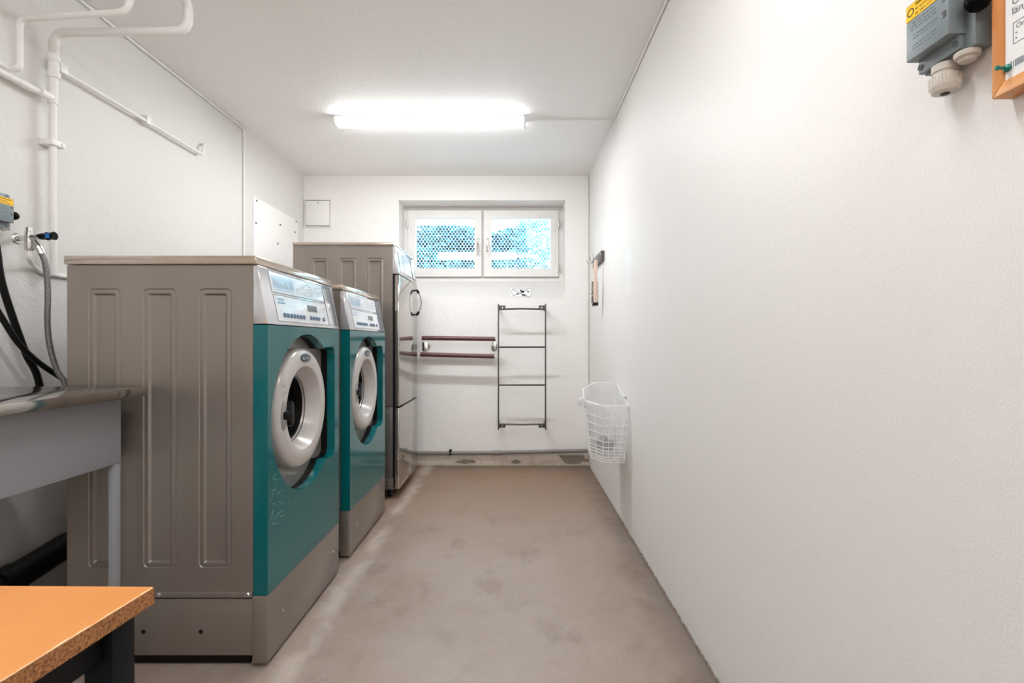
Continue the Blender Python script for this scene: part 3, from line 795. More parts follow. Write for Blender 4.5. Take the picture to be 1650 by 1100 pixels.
t = thing('chipboard_table', 'low table with orange laminate chipboard top and black steel legs in foreground', 'table', (-0.84, 0.24, 0))
ZT = 0.72
far_r, far_l, near_l, near_r = (-0.485, 0.685), (-1.25, 0.695), (-1.27, -0.22), (-0.553, -0.22)
top = [far_r, far_l, near_l, near_r]
XYZ = lambda a, b, d: Vector((a, b, d))
part('core', MB().prism(top, XYZ, ZT - 0.0225, ZT - 0.0012), M['chip'], t, 'raw chipboard core with bare edge', smooth=False)
# laminate with a slightly ragged edge
rnd = random.Random(11); edge = []
ins = lambda p, d: (p[0] - d, p[1] - d)
n = 120
for k in range(n + 1):
    s = k / n; x = far_r[0] + (near_r[0] - far_r[0]) * s; y = far_r[1] + (near_r[1] - far_r[1]) * s
    edge.append((x - 0.0015 - 0.0022 * rnd.random() ** 2 * (1 if k % 7 else 1.8), y))
part('laminate', MB().prism([(far_l[0], far_l[1] - 0.001)] + [(near_l[0], near_l[1])] + edge[::-1], XYZ, ZT - 0.0012, ZT), M['orange'], t, smooth=False)
part('frayed_edge', MB().prism([(far_r[0] - 0.0005, far_r[1] - 0.001), (far_r[0] - 0.006, far_r[1] - 0.001), (near_r[0] - 0.006, near_r[1]), (near_r[0] - 0.0005, near_r[1])], XYZ, ZT - 0.0012, ZT - 0.0003), M['fray'], t, smooth=False)
for (x0, y0) in ((-0.536, 0.633), (-1.20, 0.633), (-0.60, -0.15), (-1.20, -0.15)):
    part('leg', MB().box(x0, x0 + 0.036, y0, y0 + 0.038, 0.0, ZT - 0.0226, 0.002), M['blacksteel'], t)
part('rail', MB().prism([(-0.512, 0.632), (-0.530, 0.632), (-0.588, -0.111), (-0.570, -0.111)], XYZ, 0.652, ZT - 0.0228, 0.002), M['blacksteel'], t)
part('rail', MB().box(-1.163, -0.537, 0.642, 0.662, 0.652, ZT - 0.0228, 0.002), M['blacksteel'], t)

# ------------------------------------------------------------------ pipes and cables
def base_of(pts): return min((Vector(p) for p in pts), key=lambda p: p.z)
# main riser with elbow run over the ceiling
pA = [(-1.747, 1.93, 1.30), (-1.747, 1.926, 1.62), (-1.742, 1.922, 1.99), (-1.738, 1.922, 2.215), (-1.235, 1.922, 2.222), (-1.228, 1.922, 2.325), (-1.228, -1.65, 2.33)]
t = thing('water_pipe', 'white painted riser pipe on left wall with elbow turning across below ceiling', 'pipe', (-1.748, 1.93, 1.30))
fp = fillet(pA[2:], 0.045)
part('run', MB().tube(fp, 0.0158, 14), M['pipe'], t)
part('riser', MB().tube(pA[:3], 0.0118, 12), M['pipe'], t)
mb = MB()
zc_ = lambda y: CZ + (550 - y) / 427.0
for z0, z1, r in ((zc_(99), zc_(88), 0.021), (zc_(115), zc_(99), 0.0175), (zc_(126), zc_(115), 0.021)):
    mb.lathe([(0, z0), (r * 0.9, z0), (r, z0 + 0.004), (r, z1 - 0.004), (r * 0.9, z1), (0, z1)], (-1.7405, 1.922, 0), (0, 0, 1), 12)
part('union', mb, M['pipe'], t)
part('tee', MB().lathe([(0, 0), (0.016, 0), (0.0165, 0.045), (0, 0.045)], (-1.744, 1.922, zc_(167)), (0, 0, 1), 12).tube([(-1.744, 1.922, zc_(158)), (-1.744, 1.87, zc_(158))], 0.015, 10), M['pipe'], t)
zc2 = CZ + (550 - 230) / 427
part('clamp', MB().box(-1.778, -1.727, 1.900, 1.955, zc2 - 0.012, zc2 + 0.012, 0.003).lathe([(0, 0), (0.008, 0), (0.008, 0.003), (0, 0.003)], (-1.7269, 1.948, zc2), (1, 0, 0), 10), M['pipe'], t)
# second pipe nearer the camera
s2 = 463.0; zb = lambda y: CZ + (550 - y) / s2
pB = [(-1.765, -1.6, zb(112) + 0.002), (-1.748, 1.765, zb(112)), (-1.725, 1.772, zb(110)), (-1.725, 1.772, zb(30)), (-1.35, 1.772, zb(19)), (-1.335, 1.772, zb(-12)), (-1.335, -1.6, zb(-14))]
single('water_pipe', MB().tube(fillet(pB[1:], 0.03), 0.0115, 12).tube([pB[0], pB[1], (-1.735, 1.772, zb(112))], 0.0105, 10), M['pipe'], base_of(pB), 'white pipe left of the riser, bending over the upper left corner', 'pipe')
single('water_pipe', MB().tube([(-1.752, -1.6, zc_(158)), (-1.750, 1.868, zc_(158))], 0.0125, 12).tube([(-1.7515, 1.80, zc_(158)), (-1.7515, 1.845, zc_(158))], 0.0145, 12), M['pipe'], (-1.75, 1.86, zc_(158)), 'white horizontal wall pipe running into the riser tee', 'pipe')
# thin rail with hooked end
t = thing('wall_rail', 'thin white painted rail with hooked end high on left wall', 'rail', (-1.75, 2.4, 2.098))
part('rod', MB().tube(fillet([(-1.752, 1.962, 2.098), (-1.752, 2.855, 2.098), (-1.752, 2.875, 2.165), (-1.778, 2.895, 2.168)], 0.012), 0.0075, 10), M['pipe'], t)
part('bracket', MB().box(-1.779, -1.742, 2.415, 2.45, 2.085, 2.125, 0.003), M['pipe'], t)
part('end_clip', MB().box(-1.779, -1.742, 1.955, 1.99, 2.088, 2.125, 0.003), M['pipe'], t)
# cables in the corners
single('cable', MB().tube(fillet([(XL + 0.009, YF, 2.441), (XL + 0.009, 3.33, 2.441), (XL + 0.009, 3.33, 0.05)], 0.02), 0.0065, 8), M['pipe'], (XL + 0.009, 3.33, 0.05), 'white painted cable along left ceiling corner dropping down the left wall', 'cable')
single('cable', MB().tube(fillet([(XR - 0.008, YF, 2.442), (XR - 0.008, 3.205, 2.442), (0.30, 3.20, 2.443), (0.14, 3.195, 2.443), (0.11, 3.185, 2.43), (0.071, 3.18, 2.424)], 0.02), 0.0055, 8), M['pipe'], (XR - 0.008, 3.2, 2.442), 'white cable along right ceiling corner feeding the lamp', 'cable')
single('corner_pipe', MB().tube([(XR - 0.011, YB - 0.009, 0.13), (XR - 0.011, YB - 0.009, ZC - 0.002)], 0.008, 8), M['pipe'], (XR - 0.011, YB - 0.009, 0.13), 'thin white painted pipe upright in the back right corner', 'pipe')

# tap, hoses, cables
xt, yt, zt = -1.722, 1.806, 1.418
t = thing('water_tap', 'chrome water tap with black and blue knob on left wall', 'tap', (xt, yt, zt - 0.05))
mb = MB().lathe([(0, -0.045), (0.012, -0.045), (0.014, -0.04), (0.014, -0.02), (0.012, -0.018), (0.012, 0.02), (0.010, 0.022), (0.010, 0.036), (0, 0.036)], (xt, yt, zt), (0, 0, 1), 14)
mb.tube([(XL, yt + 0.015, zt), (xt, yt, zt)], 0.010, 10).lathe([(0, 0), (0.022, 0), (0.016, 0.006), (0, 0.006)], (XL, yt + 0.015, zt), (1, 0, 0), 14)
mb.tube([(xt, yt, zt), (xt + 0.04, yt, zt + 0.003)], 0.010, 10).tube([(xt + 0.008, yt, zt), (xt + 0.034, yt, zt - 0.036)], [0.008, 0.010], 10)
part('valve_body', mb, M['chrome'], t)
part('grip', MB().lathe([(0, 0.03), (0.009, 0.03), (0.012, 0.05), (0.012, 0.06), (0.015, 0.065), (0.012, 0.075), (0.015, 0.09), (0, 0.09)], (xt, yt, zt + 0.002), (1, 0, 0.05), 12), M['blackgloss'], t, 'black tap grip')
part('knob_cap', MB().box(xt + 0.070, xt + 0.084, yt - 0.0165, yt - 0.012, zt - 0.004, zt + 0.012, 0.001), M['valveblue'], t, 'blue mark on knob')
hp = [(xt + 0.034, yt, zt - 0.036), WX(73, 425, -1.672), WX(77, 470, -1.665), WX(76.5, 520, -1.66), WX(81, 560, -1.65), WX(92, 597, -1.63), WX(106, 625, -1.60), (-1.585, 1.80, 0.7)]
sp = spline(hp, 8)
t = thing('braided_hose', 'silver braided hose hanging from the tap beside nearest washer', 'hose', sp[-1])
part('hose', MB().tube(sp, 0.0092, 12), M['braid'], t)
part('ferrule', MB().tube([Vector(hp[0]) + Vector((-0.003, 0, 0.004)), sp[4]], 0.0115, 12), M['chrome'], t)
wp = [(xt, yt, zt - 0.045), (xt - 0.003, yt + 0.003, zt - 0.075), WX(56, 430, -1.760), WX(72, 440, -1.7705), WX(108, 446, -1.7705), (-1.7705, 2.3, 1.305)]
single('water_pipe', MB().tube(spline(wp, 6), 0.0075, 10), M['pipe'], wp[-1], 'thin white pipe curving below the tap behind nearest washer', 'pipe')
c1 = [(-1.735, 1.69, 1.432), WX(-6, 400, -1.735), WX(2, 452, -1.735), WX(20, 510, -1.735), WX(42, 570, -1.735), WX(64, 622, -1.735), (-1.735, 1.90, 0.55)]
single('power_cable', MB().tube(spline(c1), 0.0112, 10), M['black'], c1[-1], 'thick black cable falling straight down left wall', 'cable')
c2 = [(-1.757, 0.55, 1.52), (-1.755, 1.15, 1.47), (-1.738, 1.42, 1.38), (-1.715, 1.58, 1.27), WX(-25, 470, -1.71), WX(3, 512, -1.705), WX(30, 553, -1.70), WX(60, 582, -1.69), WX(95, 606, -1.68), WX(125, 622, -1.66), (-1.6, 2.1, 0.85)]
single('power_cable', MB().tube(spline(c2), 0.0095, 10), M['black'], c2[-1], 'black cable curving across to the nearest washer', 'cable')
t = thing('drain_pipe', 'black drain pipe low behind the worktop legs', 'pipe', (-1.69, 1.95, 0.2))
part('pipe', MB().tube([(-1.715, 2.4, 0.30), (-1.715, 1.93, 0.268), (-1.718, 1.50, 0.20)], 0.048, 16), M['black'], t)
part('collar', MB().tube([(-1.7165, 1.75, 0.239), (-1.717, 1.69, 0.230)], 0.055, 16), M['black'], t)
part('pipe_end', MB().tube([(-1.718, 1.50, 0.20), (-1.718, 1.42, 0.188)], 0.046, 16), M['gland'], t, 'pale pipe end')

# grey conduit along the back wall
t = thing('conduit', 'grey plastic conduit low along the back wall', 'conduit', (-0.1, YB - 0.027, 0.12))
part('tube', MB().tube([(-1.2, YB - 0.027, 0.112), (-0.1, YB - 0.027, 0.117), (0.612, YB - 0.027, 0.135)], 0.0155, 12), M['conduit'], t)
part('coupling', MB().tube([(-0.19, YB - 0.027, 0.1167), (-0.11, YB - 0.027, 0.1171)], 0.0185, 12), M['conduit'], t)
part('clip', MB().box(-0.548, -0.528, YB - 0.042, YB, 0.098, 0.142, 0.003), M['black'], t, 'black pipe clip')

# ------------------------------------------------------------------ safety switches
def switch_box(T, label, full=True):
    """T(d,u,z): d out of the wall, u to the viewer's right, z height"""
    t = thing('safety_switch', label, 'switch', T(0, 0, 1.44))
    P = lambda a, b, d: T(d, a, b)
    w = 0.0365
    part('back_box', MB().prism([(-w + 0.002, 1.44), (w + 0.012, 1.44), (w + 0.012, 1.56), (-w + 0.002, 1.56)], P, 0.0, 0.026, 0.002), M['box'], t)
    c = part('cover', MB().prism([(-w, 1.461), (w, 1.461), (w, 1.543), (-w, 1.543)], P, 0.0262, 0.051, 0.0012).prism([(-w + 0.001, 1.4425), (w - 0.003, 1.4425), (w - 0.003, 1.5585), (-w + 0.001, 1.5585)], P, 0.0262, 0.034, 0.0012), M['box'], t)
    for a in (-w + 0.005, w - 0.008):
        for b in (1.4515, 1.551):
            part('screw', MB().lathe([(0.0034, 0), (0.0034, 0.0006), (0, 0.0006)], T(0.034, a, b), T(1, 0, 0) - T(0, 0, 0), 12).lathe([(0.0042, 0), (0.0042, 0.0012), (0.0036, 0.0012)], T(0.034, a, b), T(1, 0, 0) - T(0, 0, 0), 12), M['boxrelief'], c)
    part('warning_label', MB().prism([(-w + 0.0004, 1.5185), (w - 0.002, 1.5185), (w - 0.002, 1.5412), (-w + 0.0004, 1.5412)], P, 0.051, 0.0515), M['yellow'], c, 'yellow warning label', smooth=False)
    mb = MB(); u = T(0, 1, 0) - T(0, 0, 0)
    o = lambda a, b: T(0.0516, a, b)
    mb.text('Säkerhetsbrytare', 0.0066, o(-w + 0.0175, 1.5345), u, (0, 0, 1)).text('får ej användas', 0.0055, o(-w + 0.0175, 1.5278), u, (0, 0, 1)).text('för start och stopp', 0.0055, o(-w + 0.0175, 1.5212), u, (0, 0, 1))
    mb.text('Säkerhetsbrytare', 0.0066, T(0.0516, -w + 0.0177, 1.5346), u, (0, 0, 1))
    ax = T(1, 0, 0) - T(0, 0, 0)
    mb.lathe([(0.0044, 0), (0.0060, 0), (0.0060, 0.0002), (0.0044, 0.0002)], T(0.0515, -w + 0.0088, 1.5298), ax, 28, close=True)
    part('label_lettering', mb, M['inkblack'], c, smooth=False)
    mb = MB(); rnd = random.Random(5)
    for k in range(9):
        zz = 1.512 - k * 0.0048
        aa = -w + 0.008 + rnd.uniform(0, 0.006)
        while aa < w - 0.022:
            ww = rnd.uniform(0.002, 0.006)
            if k not in (3, 6): mb.prism([(aa, zz), (aa + ww, zz), (aa + ww, zz + 0.0015), (aa, zz + 0.0015)], P, 0.051, 0.0513)
            aa += ww + rnd.uniform(0.001, 0.004)
    part('relief_print', mb, M['boxrelief'], c, smooth=False)
    mb = MB()
    for b in (1.491, 1.5135):
        mb.prism(rrect(w - 0.0105, w - 0.0035, b - 0.0045, b + 0.0045, 0.0012, 3), P, 0.051, 0.0516, 0.0002)
    part('indicator', mb, M['greysteel'], c)
    part('knob', MB().lathe([(0, 0), (0.012, 0), (0.014, 0.004), (0.0145, 0.012), (0.010, 0.02), (0, 0.021)], T(0.03, w + 0.0122, 1.492), u, 20), M['blackgloss'], t, 'black rotary knob')
    # cable gland and blanking plug
    g = MB(); gc = T(0.022, -0.003, 0)
    ribs = 28; ring = []
    g.lathe([(0, 1.4398), (0.0155, 1.4398), (0.0155, 1.4300), (0.0135, 1.4290), (0.0135, 1.4245), (0.0178, 1.4238), (0.0182, 1.4225), (0.0180, 1.4080), (0.0150, 1.4015), (0.009, 1.400), (0, 1.400)], (gc.x, gc.y, 0), (0, 0, 1), 36)
    for k in range(ribs):
        a = 2 * PI * k / ribs; g.tube([(gc.x + 0.0181 * math.cos(a), gc.y + 0.0181 * math.sin(a), 1.4222), (gc.x + 0.0176 * math.cos(a), gc.y + 0.0176 * math.sin(a), 1.4075)], 0.0009, 5)
    gl = part('cable_gland', g, M['gland'], t, 'beige ribbed cable gland')
    part('gland_opening', MB().lathe([(0, 1.3998), (0.0055, 1.3998), (0.0055, 1.3990), (0, 1.3990)], (gc.x, gc.y, 0), (0, 0, 1), 16), M['black'], gl)
    pc = T(0.019, 0.029, 0)
    part('blanking_plug', MB().lathe([(0, 1.4398), (0.0145, 1.4398), (0.0150, 1.4370), (0.0140, 1.4330), (0.0105, 1.4312), (0.0095, 1.4280), (0.007, 1.4265), (0, 1.4265)], (pc.x, pc.y, 0), (0, 0, 1), 28), M['gland'], t, 'beige blanking plug')
    return t
switch_box(lambda d, u, z: Vector((XR - d, 0.7155 - u, z)), 'grey safety switch with yellow label on right wall beside the framed notice')
switch_box(lambda d, u, z: Vector((XL + 0.02 + d, 1.700 + u, z - 0.008)), 'grey safety switch with yellow label on left wall above black cables')

# ------------------------------------------------------------------ framed notice with pin
t = thing('notice_board', 'orange pine framed notice board on right wall next to safety switch', 'notice board', (XR, 0.48, 1.356))
fy0, fy1, fz0, fz1, fw = 0.30, 0.6446, 1.356, 1.78, 0.0155
def rail(poly): return MB().prism(poly, YZX, XR, 0.604, 0.0015)
part('rail', rail([(fy1, fz0), (fy1 - fw, fz0 + fw), (fy1 - fw, fz1 - fw), (fy1, fz1)]), M['pine'], t)
part('rail', rail([(fy0, fz0), (fy0 + fw, fz0 + fw), (fy0 + fw, fz1 - fw), (fy0, fz1)]), M['pine'], t)
br = MB().prism([(fy1, fz0), (fy1 - fw, fz0 + fw), (fy0 + fw, fz0 + fw), (fy0, fz0)], YZX, XR, 0.604, 0.0015)
part('rail', br, M['pine'], t)
part('rail', rail([(fy1, fz1), (fy1 - fw, fz1 - fw), (fy0 + fw, fz1 - fw), (fy0, fz1)]), M['pine'], t)
part('backing', MB().box(0.610, XR - 0.002, fy0 + 0.012, fy1 - 0.012, fz0 + 0.012, fz1 - 0.012), M['darkwood'], t, 'dark backing board')
xp = 0.6065
ns = thing('notice_sheet', 'white printed notice sheet pinned inside the pine frame', 'notice', (xp, 0.48, 1.372))
yp = fy1 - fw - 0.0003
part('sheet', MB().box(xp, xp + 0.001, fy0 + fw + 0.02, yp, fz0 + fw + 0.0005, fz1 - fw - 0.02), M['paper'], ns, smooth=False)
mb = MB(); o = lambda y, z: (xp, y, z); uu = (0, -1, 0); vv = (0, 0, 1)
mb.text('Om', 0.0125, o(0.6205, 1.4590), uu, vv, thick=0.0003).text('längr', 0.0125, o(0.6205, 1.4475), uu, vv, thick=0.0003)
mb.text('Om', 0.0085, o(0.6155, 1.4280), uu, vv, thick=0.0003).text('T', 0.0085, o(0.6045, 1.4222), uu, vv, thick=0.0003).text('D', 0.0085, o(0.6045, 1.4160), uu, vv, thick=0.0003)
for zz in (1.4232, 1.4170): mb.prism([(0.6150 + 0.001 * math.cos(k), zz + 0.001 * math.sin(k)) for k in (0, 1.05, 2.1, 3.14, 4.2, 5.24)], YZX, xp, xp - 0.0003)
for z0, z1, ya, yb in ((1.411, 1.4116, 0.52, 0.619), (1.4364, 1.437, 0.52, 0.619), (1.411, 1.437, 0.6185, 0.619)):
    mb.prism([(ya, z0), (yb, z0), (yb, z1), (ya, z1)], YZX, xp, xp - 0.0003)
part('lettering', mb, mat('notice print', srgb(92, 92, 94), 0.5), ns, smooth=False)
mb = MB(); yy = 0.6225; rnd = random.Random(2)
while yy > 0.55:
    w = rnd.choice((0.0008, 0.0016, 0.0026)); mb.prism([(yy - w, 1.3835), (yy, 1.3835), (yy, 1.3915), (yy - w, 1.3915)], YZX, xp, xp - 0.0003); yy -= w + rnd.choice((0.0007, 0.0014))
part('bar_print', mb, M['printgrey'], ns, smooth=False)
pp = Vector((xp, 0.6245, 1.3855))
single('push_pin', MB().lathe([(0, 0), (0.0042, 0), (0.0047, 0.002), (0.0036, 0.0042), (0.0020, 0.0050), (0.0018, 0.0098), (0.0026, 0.0112), (0.0031, 0.0135), (0.0024, 0.0145), (0, 0.0146)], pp, (-1, 0.10, 0.05), 18), M['tealpin'], pp, 'teal push pin in lower left corner of notice sheet', 'pin')

# ------------------------------------------------------------------ wire basket with bag
rim = [Vector((0.622, 2.78, 0.695)), Vector((0.485, 2.78, 0.695)), Vector((0.404, 2.93, 0.71)), Vector((0.407, 3.03, 0.765)), Vector((0.482, 3.10, 0.797)), Vector((0.622, 3.10, 0.797))]
bot = [Vector((0.604, 2.80, 0.384)), Vector((0.488, 2.80, 0.387)), Vector((0.438, 2.90, 0.388)), Vector((0.442, 2.99, 0.388)), Vector((0.497, 3.04, 0.388)), Vector((0.604, 3.04, 0.388))]
t = thing('wire_basket', 'white wire waste basket hung on right wall', 'basket', (0.53, 2.9, 0.384))
N = 6
lv = lambda tt: [rim[i].lerp(bot[i], tt) for i in range(N)]
mb = MB()
mb.tube(rim, 0.0032, 8, closed=True)
for tt in (0.22, 0.36, 0.50, 0.64, 0.74, 0.80, 0.855, 0.91, 0.955, 1.0):
    mb.tube(lv(tt), 0.0022, 6, closed=True)
div = (4, 2, 2, 2, 4, 4)
for i in range(N):
    j = (i + 1) % N
    for k in range(div[i]):
        a = rim[i].lerp(rim[j], k / div[i]); b = bot[i].lerp(bot[j], k / div[i])
        mb.tube([a, b], 0.0022 if k else 0.0026, 6)
for k in range(1, 8):
    a = bot[0].lerp(bot[1], k / 8); mb.tube([a, Vector((a.x, 3.04 - max(0, (0.497 - a.x)) , 0.388))], 0.0018, 6)
part('wire_body', mb, M['wire'], t)
part('wall_hook', MB().tube([(XR, 2.86, 0.735), (0.612, 2.86, 0.735)], 0.004, 8).lathe([(0, 0), (0.007, 0), (0.007, 0.003), (0, 0.003)], (0.6275, 2.86, 0.735), (-1, 0, 0), 10), M['screw'], t, 'screw holding the basket')
# bag: inside sleeve plus folded collar
def ringpts(tt, off, per=8, jit=0.0):
    L = lv(max(0, tt)); c = sum(L, Vector()) / N; out = []
    for i in range(N):
        for k in range(per):
            p = L[i].lerp(L[(i + 1) % N], k / per)
            d = (p - c); d.z = 0
            q = p + d.normalized() * (off + random.uniform(-jit, jit)); q.z += random.uniform(-jit, jit)
            q.x = min(q.x, 0.626); out.append(q)
    return out
rings = []
for tt, off, jit in ((0.13, 0.007, 0.002), (0.06, 0.008, 0.002), (0.0, 0.007, 0.001), (-0.02, 0.0, 0.001), (0.0, -0.007, 0.001), (0.12, -0.008, 0.002), (0.35, -0.010, 0.004), (0.55, -0.014, 0.005), (0.75, -0.012, 0.003), (0.93, -0.014, 0.002)):
    r_ = ringpts(tt, off, 8, jit)
    if tt < 0: r_ = [p + Vector((0, 0, 0.006)) for p in r_]
    rings.append(r_)
mb = MB(); VR = [[mb.bm.verts.new(p) for p in r_] for r_ in rings]
for A, B in zip(VR[:-1], VR[1:]):
    for i in range(len(A)):
        j = (i + 1) % len(A); mb.bm.faces.new((A[i], A[j], B[j], B[i]))
mb.bm.faces.new(VR[-1])
bgt = thing('bin_bag', 'thin white bin bag lining the wire basket, folded over its rim', 'bag', (0.53, 2.9, 0.45))
part('bag_film', mb, M['bag'], bgt, ang=180)
mb = MB().ball((0.388, 2.93, 0.705), (0.022, 0.03, 0.026), 3, 0.12)
part('bag_knot', mb, M['bag'], bgt, 'bunched white corner of the bag', ang=180)
for k, (x, y, z, r, m) in enumerate(((0.530, 2.868, 0.462, 0.030, 'rubbish'), (0.492, 2.925, 0.462, 0.026, 'rubbishgrey'), (0.560, 2.932, 0.460, 0.025, 'rubbish'), (0.525, 2.985, 0.464, 0.028, 'rubbish'))):
    lab = ('dark crumpled wrapper in bottom of basket, nearest the camera', 'pale grey crumpled wrapper in the bottom of wire basket', 'dark crumpled wrapper in the basket against the wall side', 'dark crumpled wrapper in the basket, farthest from the camera')[k]
    single('crumpled_wrapper', MB().ball((x, y, z), (r, r, r), 2, 0.25), M[m], (x, y, z - r), lab, 'rubbish', smooth=False)

# ------------------------------------------------------------------ back wall racks
YK = 4.13; sK = F / YK
xz = lambda px, py: ((px - 829) / sK, CZ - (py - 550) / sK)
t = thing('wall_rack', 'dark grey ladder shaped drying rack mounted on back wall', 'rack', (0.06, YK, xz(0, 693)[1]))
xa, xb_ = xz(803.2, 0)[0], xz(879, 0)[0]
for xx in (xa, xb_):
    part('upright', MB().box(xx - 0.006, xx + 0.006, YK - 0.008, YK + 0.008, xz(0, 692)[1], xz(0, 489.5)[1], 0.002), M['rack'], t)
for py in (498, 559, 620, 683):
    z = xz(0, py)[1]; b_ = 0.004 if py == 498 else (-0.004 if py == 683 else 0)
    part('rung', MB().tube([(xa, YK, z), ((xa + xb_) / 2, YK, z + b_), (xb_, YK, z)], 0.0072, 10), M['rack'], t)
for xx, s in ((xa, 1), (xb_, -1)):
    for py in (495.5, 685.5):
        z = xz(0, py)[1]
        ar = part('wall_arm', MB().box(xx - 0.004, xx + 0.004, YK + 0.008, YB, z - 0.018, z + 0.018, 0.001).box(xx + s * 0.004, xx + s * 0.056, YK + 0.004, YK + 0.012, z - 0.018, z + 0.018, 0.002), M['rack'], t)
        part('screw', MB().lathe([(0, 0), (0.008, 0), (0.006, 0.004), (0, 0.004)], (xx + s * 0.032, YK + 0.004, z), (0, -1, 0), 10), M['chrome'], ar)
YR = 4.16; sR = F / YR
xr = lambda px, py: ((px - 829) / sR, CZ - (py - 550) / sR)
t = thing('double_rail', 'pair of maroon hanging rails on back wall beside the ladder rack', 'rail', (xr(738, 572)[0], YR, xr(0, 572)[1]))
for (p0, q0, p1, q1) in ((680, 544.3, 798, 546), (677.5, 570.8, 796.5, 574)):
    a, b = xr(p0, q0), xr(p1, q1)
    r_ = part('rod', MB().tube([(a[0], YR, a[1]), (b[0], YR, b[1])], 0.0182, 14), M['maroon'], t)
    part('end_cap', MB().tube([(b[0], YR, b[1]), (b[0] + 0.006, YR, b[1])], 0.013, 10).tube([(a[0] - 0.006, YR, a[1]), (a[0], YR, a[1])], 0.013, 10), M['trimwhite'], r_)
for px in (683.5, 796.0):
    x0 = xr(px, 0)[0]; z0, z1 = xr(0, 571)[1], xr(0, 546)[1]; zm = (z0 + z1) / 2
    mb = MB().lathe([(0, 0), (0.03, 0), (0.026, 0.008), (0, 0.008)], (x0, YB, zm), (0, -1, 0), 20)
    mb.box(x0 - 0.004, x0 + 0.004, YR + 0.004, YB - 0.006, zm - 0.016, zm + 0.016, 0.002)
    mb.prism([(-0.045, YR + 0.012), (0.045, YR + 0.012), (0.016, YR + 0.05), (-0.016, YR + 0.05)], lambda a, b, d: Vector((d, b, zm + a * 0.9)), x0 - 0.005, x0 + 0.005, 0.001)
    mb.prism(rrect(x0 - 0.022, x0 + 0.022, zm - 0.038, zm + 0.038, 0.012, 4), XZ, YR + 0.03, YR + 0.036, 0.001)
    part('bracket', mb, M['chrome'], t)

# access boards and cover plates
t = thing('wall_hatch', 'square white access hatch high in the back left corner', 'hatch', (-1.66, YB, 2.015))
part('hatch_frame', MB().plate([(-1.772, 2.012), (-1.545, 2.012), (-1.545, 2.255), (-1.772, 2.255)], [[(-1.765, 2.020), (-1.555, 2.020), (-1.555, 2.243), (-1.765, 2.243)]], XZ, YB - 0.014, YB), M['wall'], t, smooth=False)
part('hatch_gap', MB().box(-1.765, -1.555, YB - 0.002, YB, 2.020, 2.243), M['dirt'], t)
hd = part('hatch_door', MB().box(-1.760, -1.559, YB - 0.018, YB - 0.0022, 2.026, 2.237, 0.002), M['wall'], t)
part('screw', MB().lathe([(0, 0), (0.005, 0), (0.005, 0.002), (0, 0.002)], (-1.655, YB - 0.018, 2.216), (0, -1, 0), 8), M['dirt'], hd)
t = thing('wall_board', 'flat white painted board screwed to left wall behind the machines', 'board', (XL, 3.8, 0.9))
part('panel', MB().prism([(3.455, 0.9), (4.155, 0.9), (4.155, 2.035), (3.455, 2.035)], YZX, XL, XL + 0.011, 0.002), M['wall'], t)
for yy, zz in ((3.49, 2.015), (4.12, 2.02), (4.10, 1.93), (3.84, 1.93), (3.48, 1.86), (3.80, 1.78)):
    part('screw', MB().lathe([(0, 0), (0.008, 0), (0.006, 0.003), (0, 0.003)], (XL + 0.011, yy, zz), (1, 0, 0), 8), M['dirt'], t)

# sticker on the sloping sill
sd = Vector((0, YW - YB, 1.585 - WZ0)).normalized(); sn = Vector((0, -sd.z, sd.y))
def SL(a, b, d):       # a = X, b = distance up the slope from its lower edge
    return Vector((a, YB, WZ0)) + sd * b + sn * d
def sill_pt(px, py):
    # intersect the sight line with the sill plane
    r = Vector(((px - 829) / F, 1, -(py - 550) / F)); o = Vector((0, 0, CZ)); k = (Vector((0, YB, WZ0)) - o).dot(sn) / r.dot(sn)
    p = o + r * k; return (p.x, (p - Vector((0, YB, WZ0))).dot(sd))
q = [sill_pt(*p) for p in ((823, 479), (856, 479), (857, 464.5), (822, 464.5))]
t = thing('sill_sticker', 'worn white warning sticker with black marks on sloping window sill', 'sticker', SL((q[0][0] + q[1][0]) / 2, q[0][1], 0))
part('backing', MB().prism(q, SL, 0.0005, 0.0012), M['paper'], t, smooth=False)
mb = MB()
for pts, r in (([(826, 466), (836, 472), (852, 478)], 0.0025), ([(850, 466), (840, 472), (826, 477)], 0.0025), ([(823.5, 470), (828, 478.2), (855, 478.2)], 0.0015), ([(823.5, 470), (827, 465.3), (856, 465.3), (856, 478)], 0.0015)):
    mb.tube([SL(*sill_pt(*p), 0.001) for p in pts], r, 5)
for px, py, w, h in ((842, 470, 3.2, 2), (844, 475.5, 3.5, 1.6), (834, 473.5, 2, 1.2), (851, 470, 2, 1.2), (839, 468, 1.8, 1.2)):
    c = [sill_pt(px + w * math.cos(a), py + h * math.sin(a)) for a in (0, 0.8, 1.6, 2.4, 3.2, 4.0, 4.8, 5.6)]
    mb.prism(c, SL, 0.0012, 0.0018)
part('marks', mb, M['inkblack'], t, smooth=False)

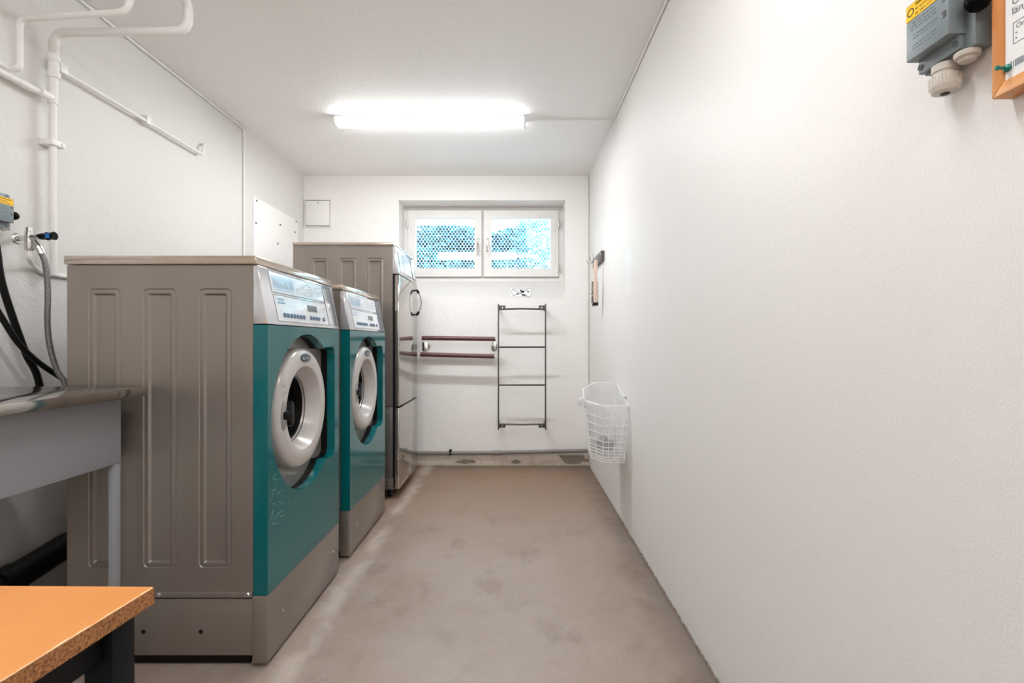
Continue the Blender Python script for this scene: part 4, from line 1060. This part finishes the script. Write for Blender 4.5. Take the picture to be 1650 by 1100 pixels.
# ------------------------------------------------------------------ hook rail, brush, tape remains on the right wall
t = thing('hook_rail', 'short dark brown hook rail on right wall near the back corner', 'hook rail', (XR, 3.75, 1.62))
part('board', MB().box(0.606, XR, 3.565, 3.95, 1.618, 1.688, 0.003), M['darkwood'], t)
for yy in (3.60, 3.74, 3.88):
    part('hook', MB().tube(spline([(0.606, yy, 1.665), (0.585, yy, 1.648), (0.568, yy, 1.640), (0.556, yy, 1.652), (0.552, yy, 1.675)], 5), 0.0028, 8), M['chrome'], t)
xbz, ybz = 0.572, 3.595
t = thing('scrubbing_brush', 'pale wooden brush with dark bristles hanging from the hook rail', 'brush', (xbz, ybz, 1.33))
ZB = lambda py: CZ - (py - 550) * 3.59 / F
prof = [(418, 0.006), (421, 0.011), (428, 0.0145), (436, 0.012), (442, 0.0085), (446, 0.0095), (450, 0.0135), (458, 0.0150), (478, 0.0150), (486, 0.0140), (487, 0.011)]
poly = [(xbz + w, ZB(py)) for py, w in prof] + [(xbz - w, ZB(py)) for py, w in prof[::-1]]
part('handle', MB().prism(poly, lambda a, b, d: Vector((a, d, b)), ybz - 0.012, ybz + 0.006, 0.002), M['beech'], t)
mb = MB()
for py in range(453, 490, 2):
    for k in range(7):
        a = -0.024 + 0.048 * k / 6
        z = ZB(py); b0 = Vector((xbz + a * 0.45, ybz + 0.006, z)); l = 0.028 + 0.004 * random.random()
        mb.tube([b0, Vector((xbz + a + random.uniform(-0.002, 0.002), ybz + l, z - 0.006 + random.uniform(-0.003, 0.003)))], [0.0026, 0.0020], 5)
for k in range(9):
    a = -0.016 + 0.032 * k / 8
    mb.tube([(xbz + a * 0.7, ybz, ZB(486)), (xbz + a * 1.25, ybz + 0.004, ZB(492.5) + random.uniform(-0.004, 0.004))], [0.0032, 0.0024], 5)
part('bristles', mb, M['bristle'], t, 'dark bristles')
mb = MB(); rnd = random.Random(9)
left = [(2.90 + rnd.uniform(-0.012, 0.012), 1.30 + 0.028 * k) for k in range(10)]
right = [(2.73 + rnd.uniform(-0.02, 0.02), 1.30 + 0.028 * k) for k in range(10)]
mb.prism(left + right[::-1], YZX, XR - 0.0006, XR)
mb.prism([(2.90, 1.455), (2.70, 1.455), (2.705, 1.535), (2.90, 1.52)], YZX, XR - 0.0014, XR - 0.0007)
single('tape_remnant', mb, mat('white tape remnant', (0.88, 0.88, 0.88), 0.3, bump=[(60, 0.6, 0.006)]), (XR, 2.81, 1.30), 'peeling white tape and paper remnant on the right wall', 'tape', smooth=False)
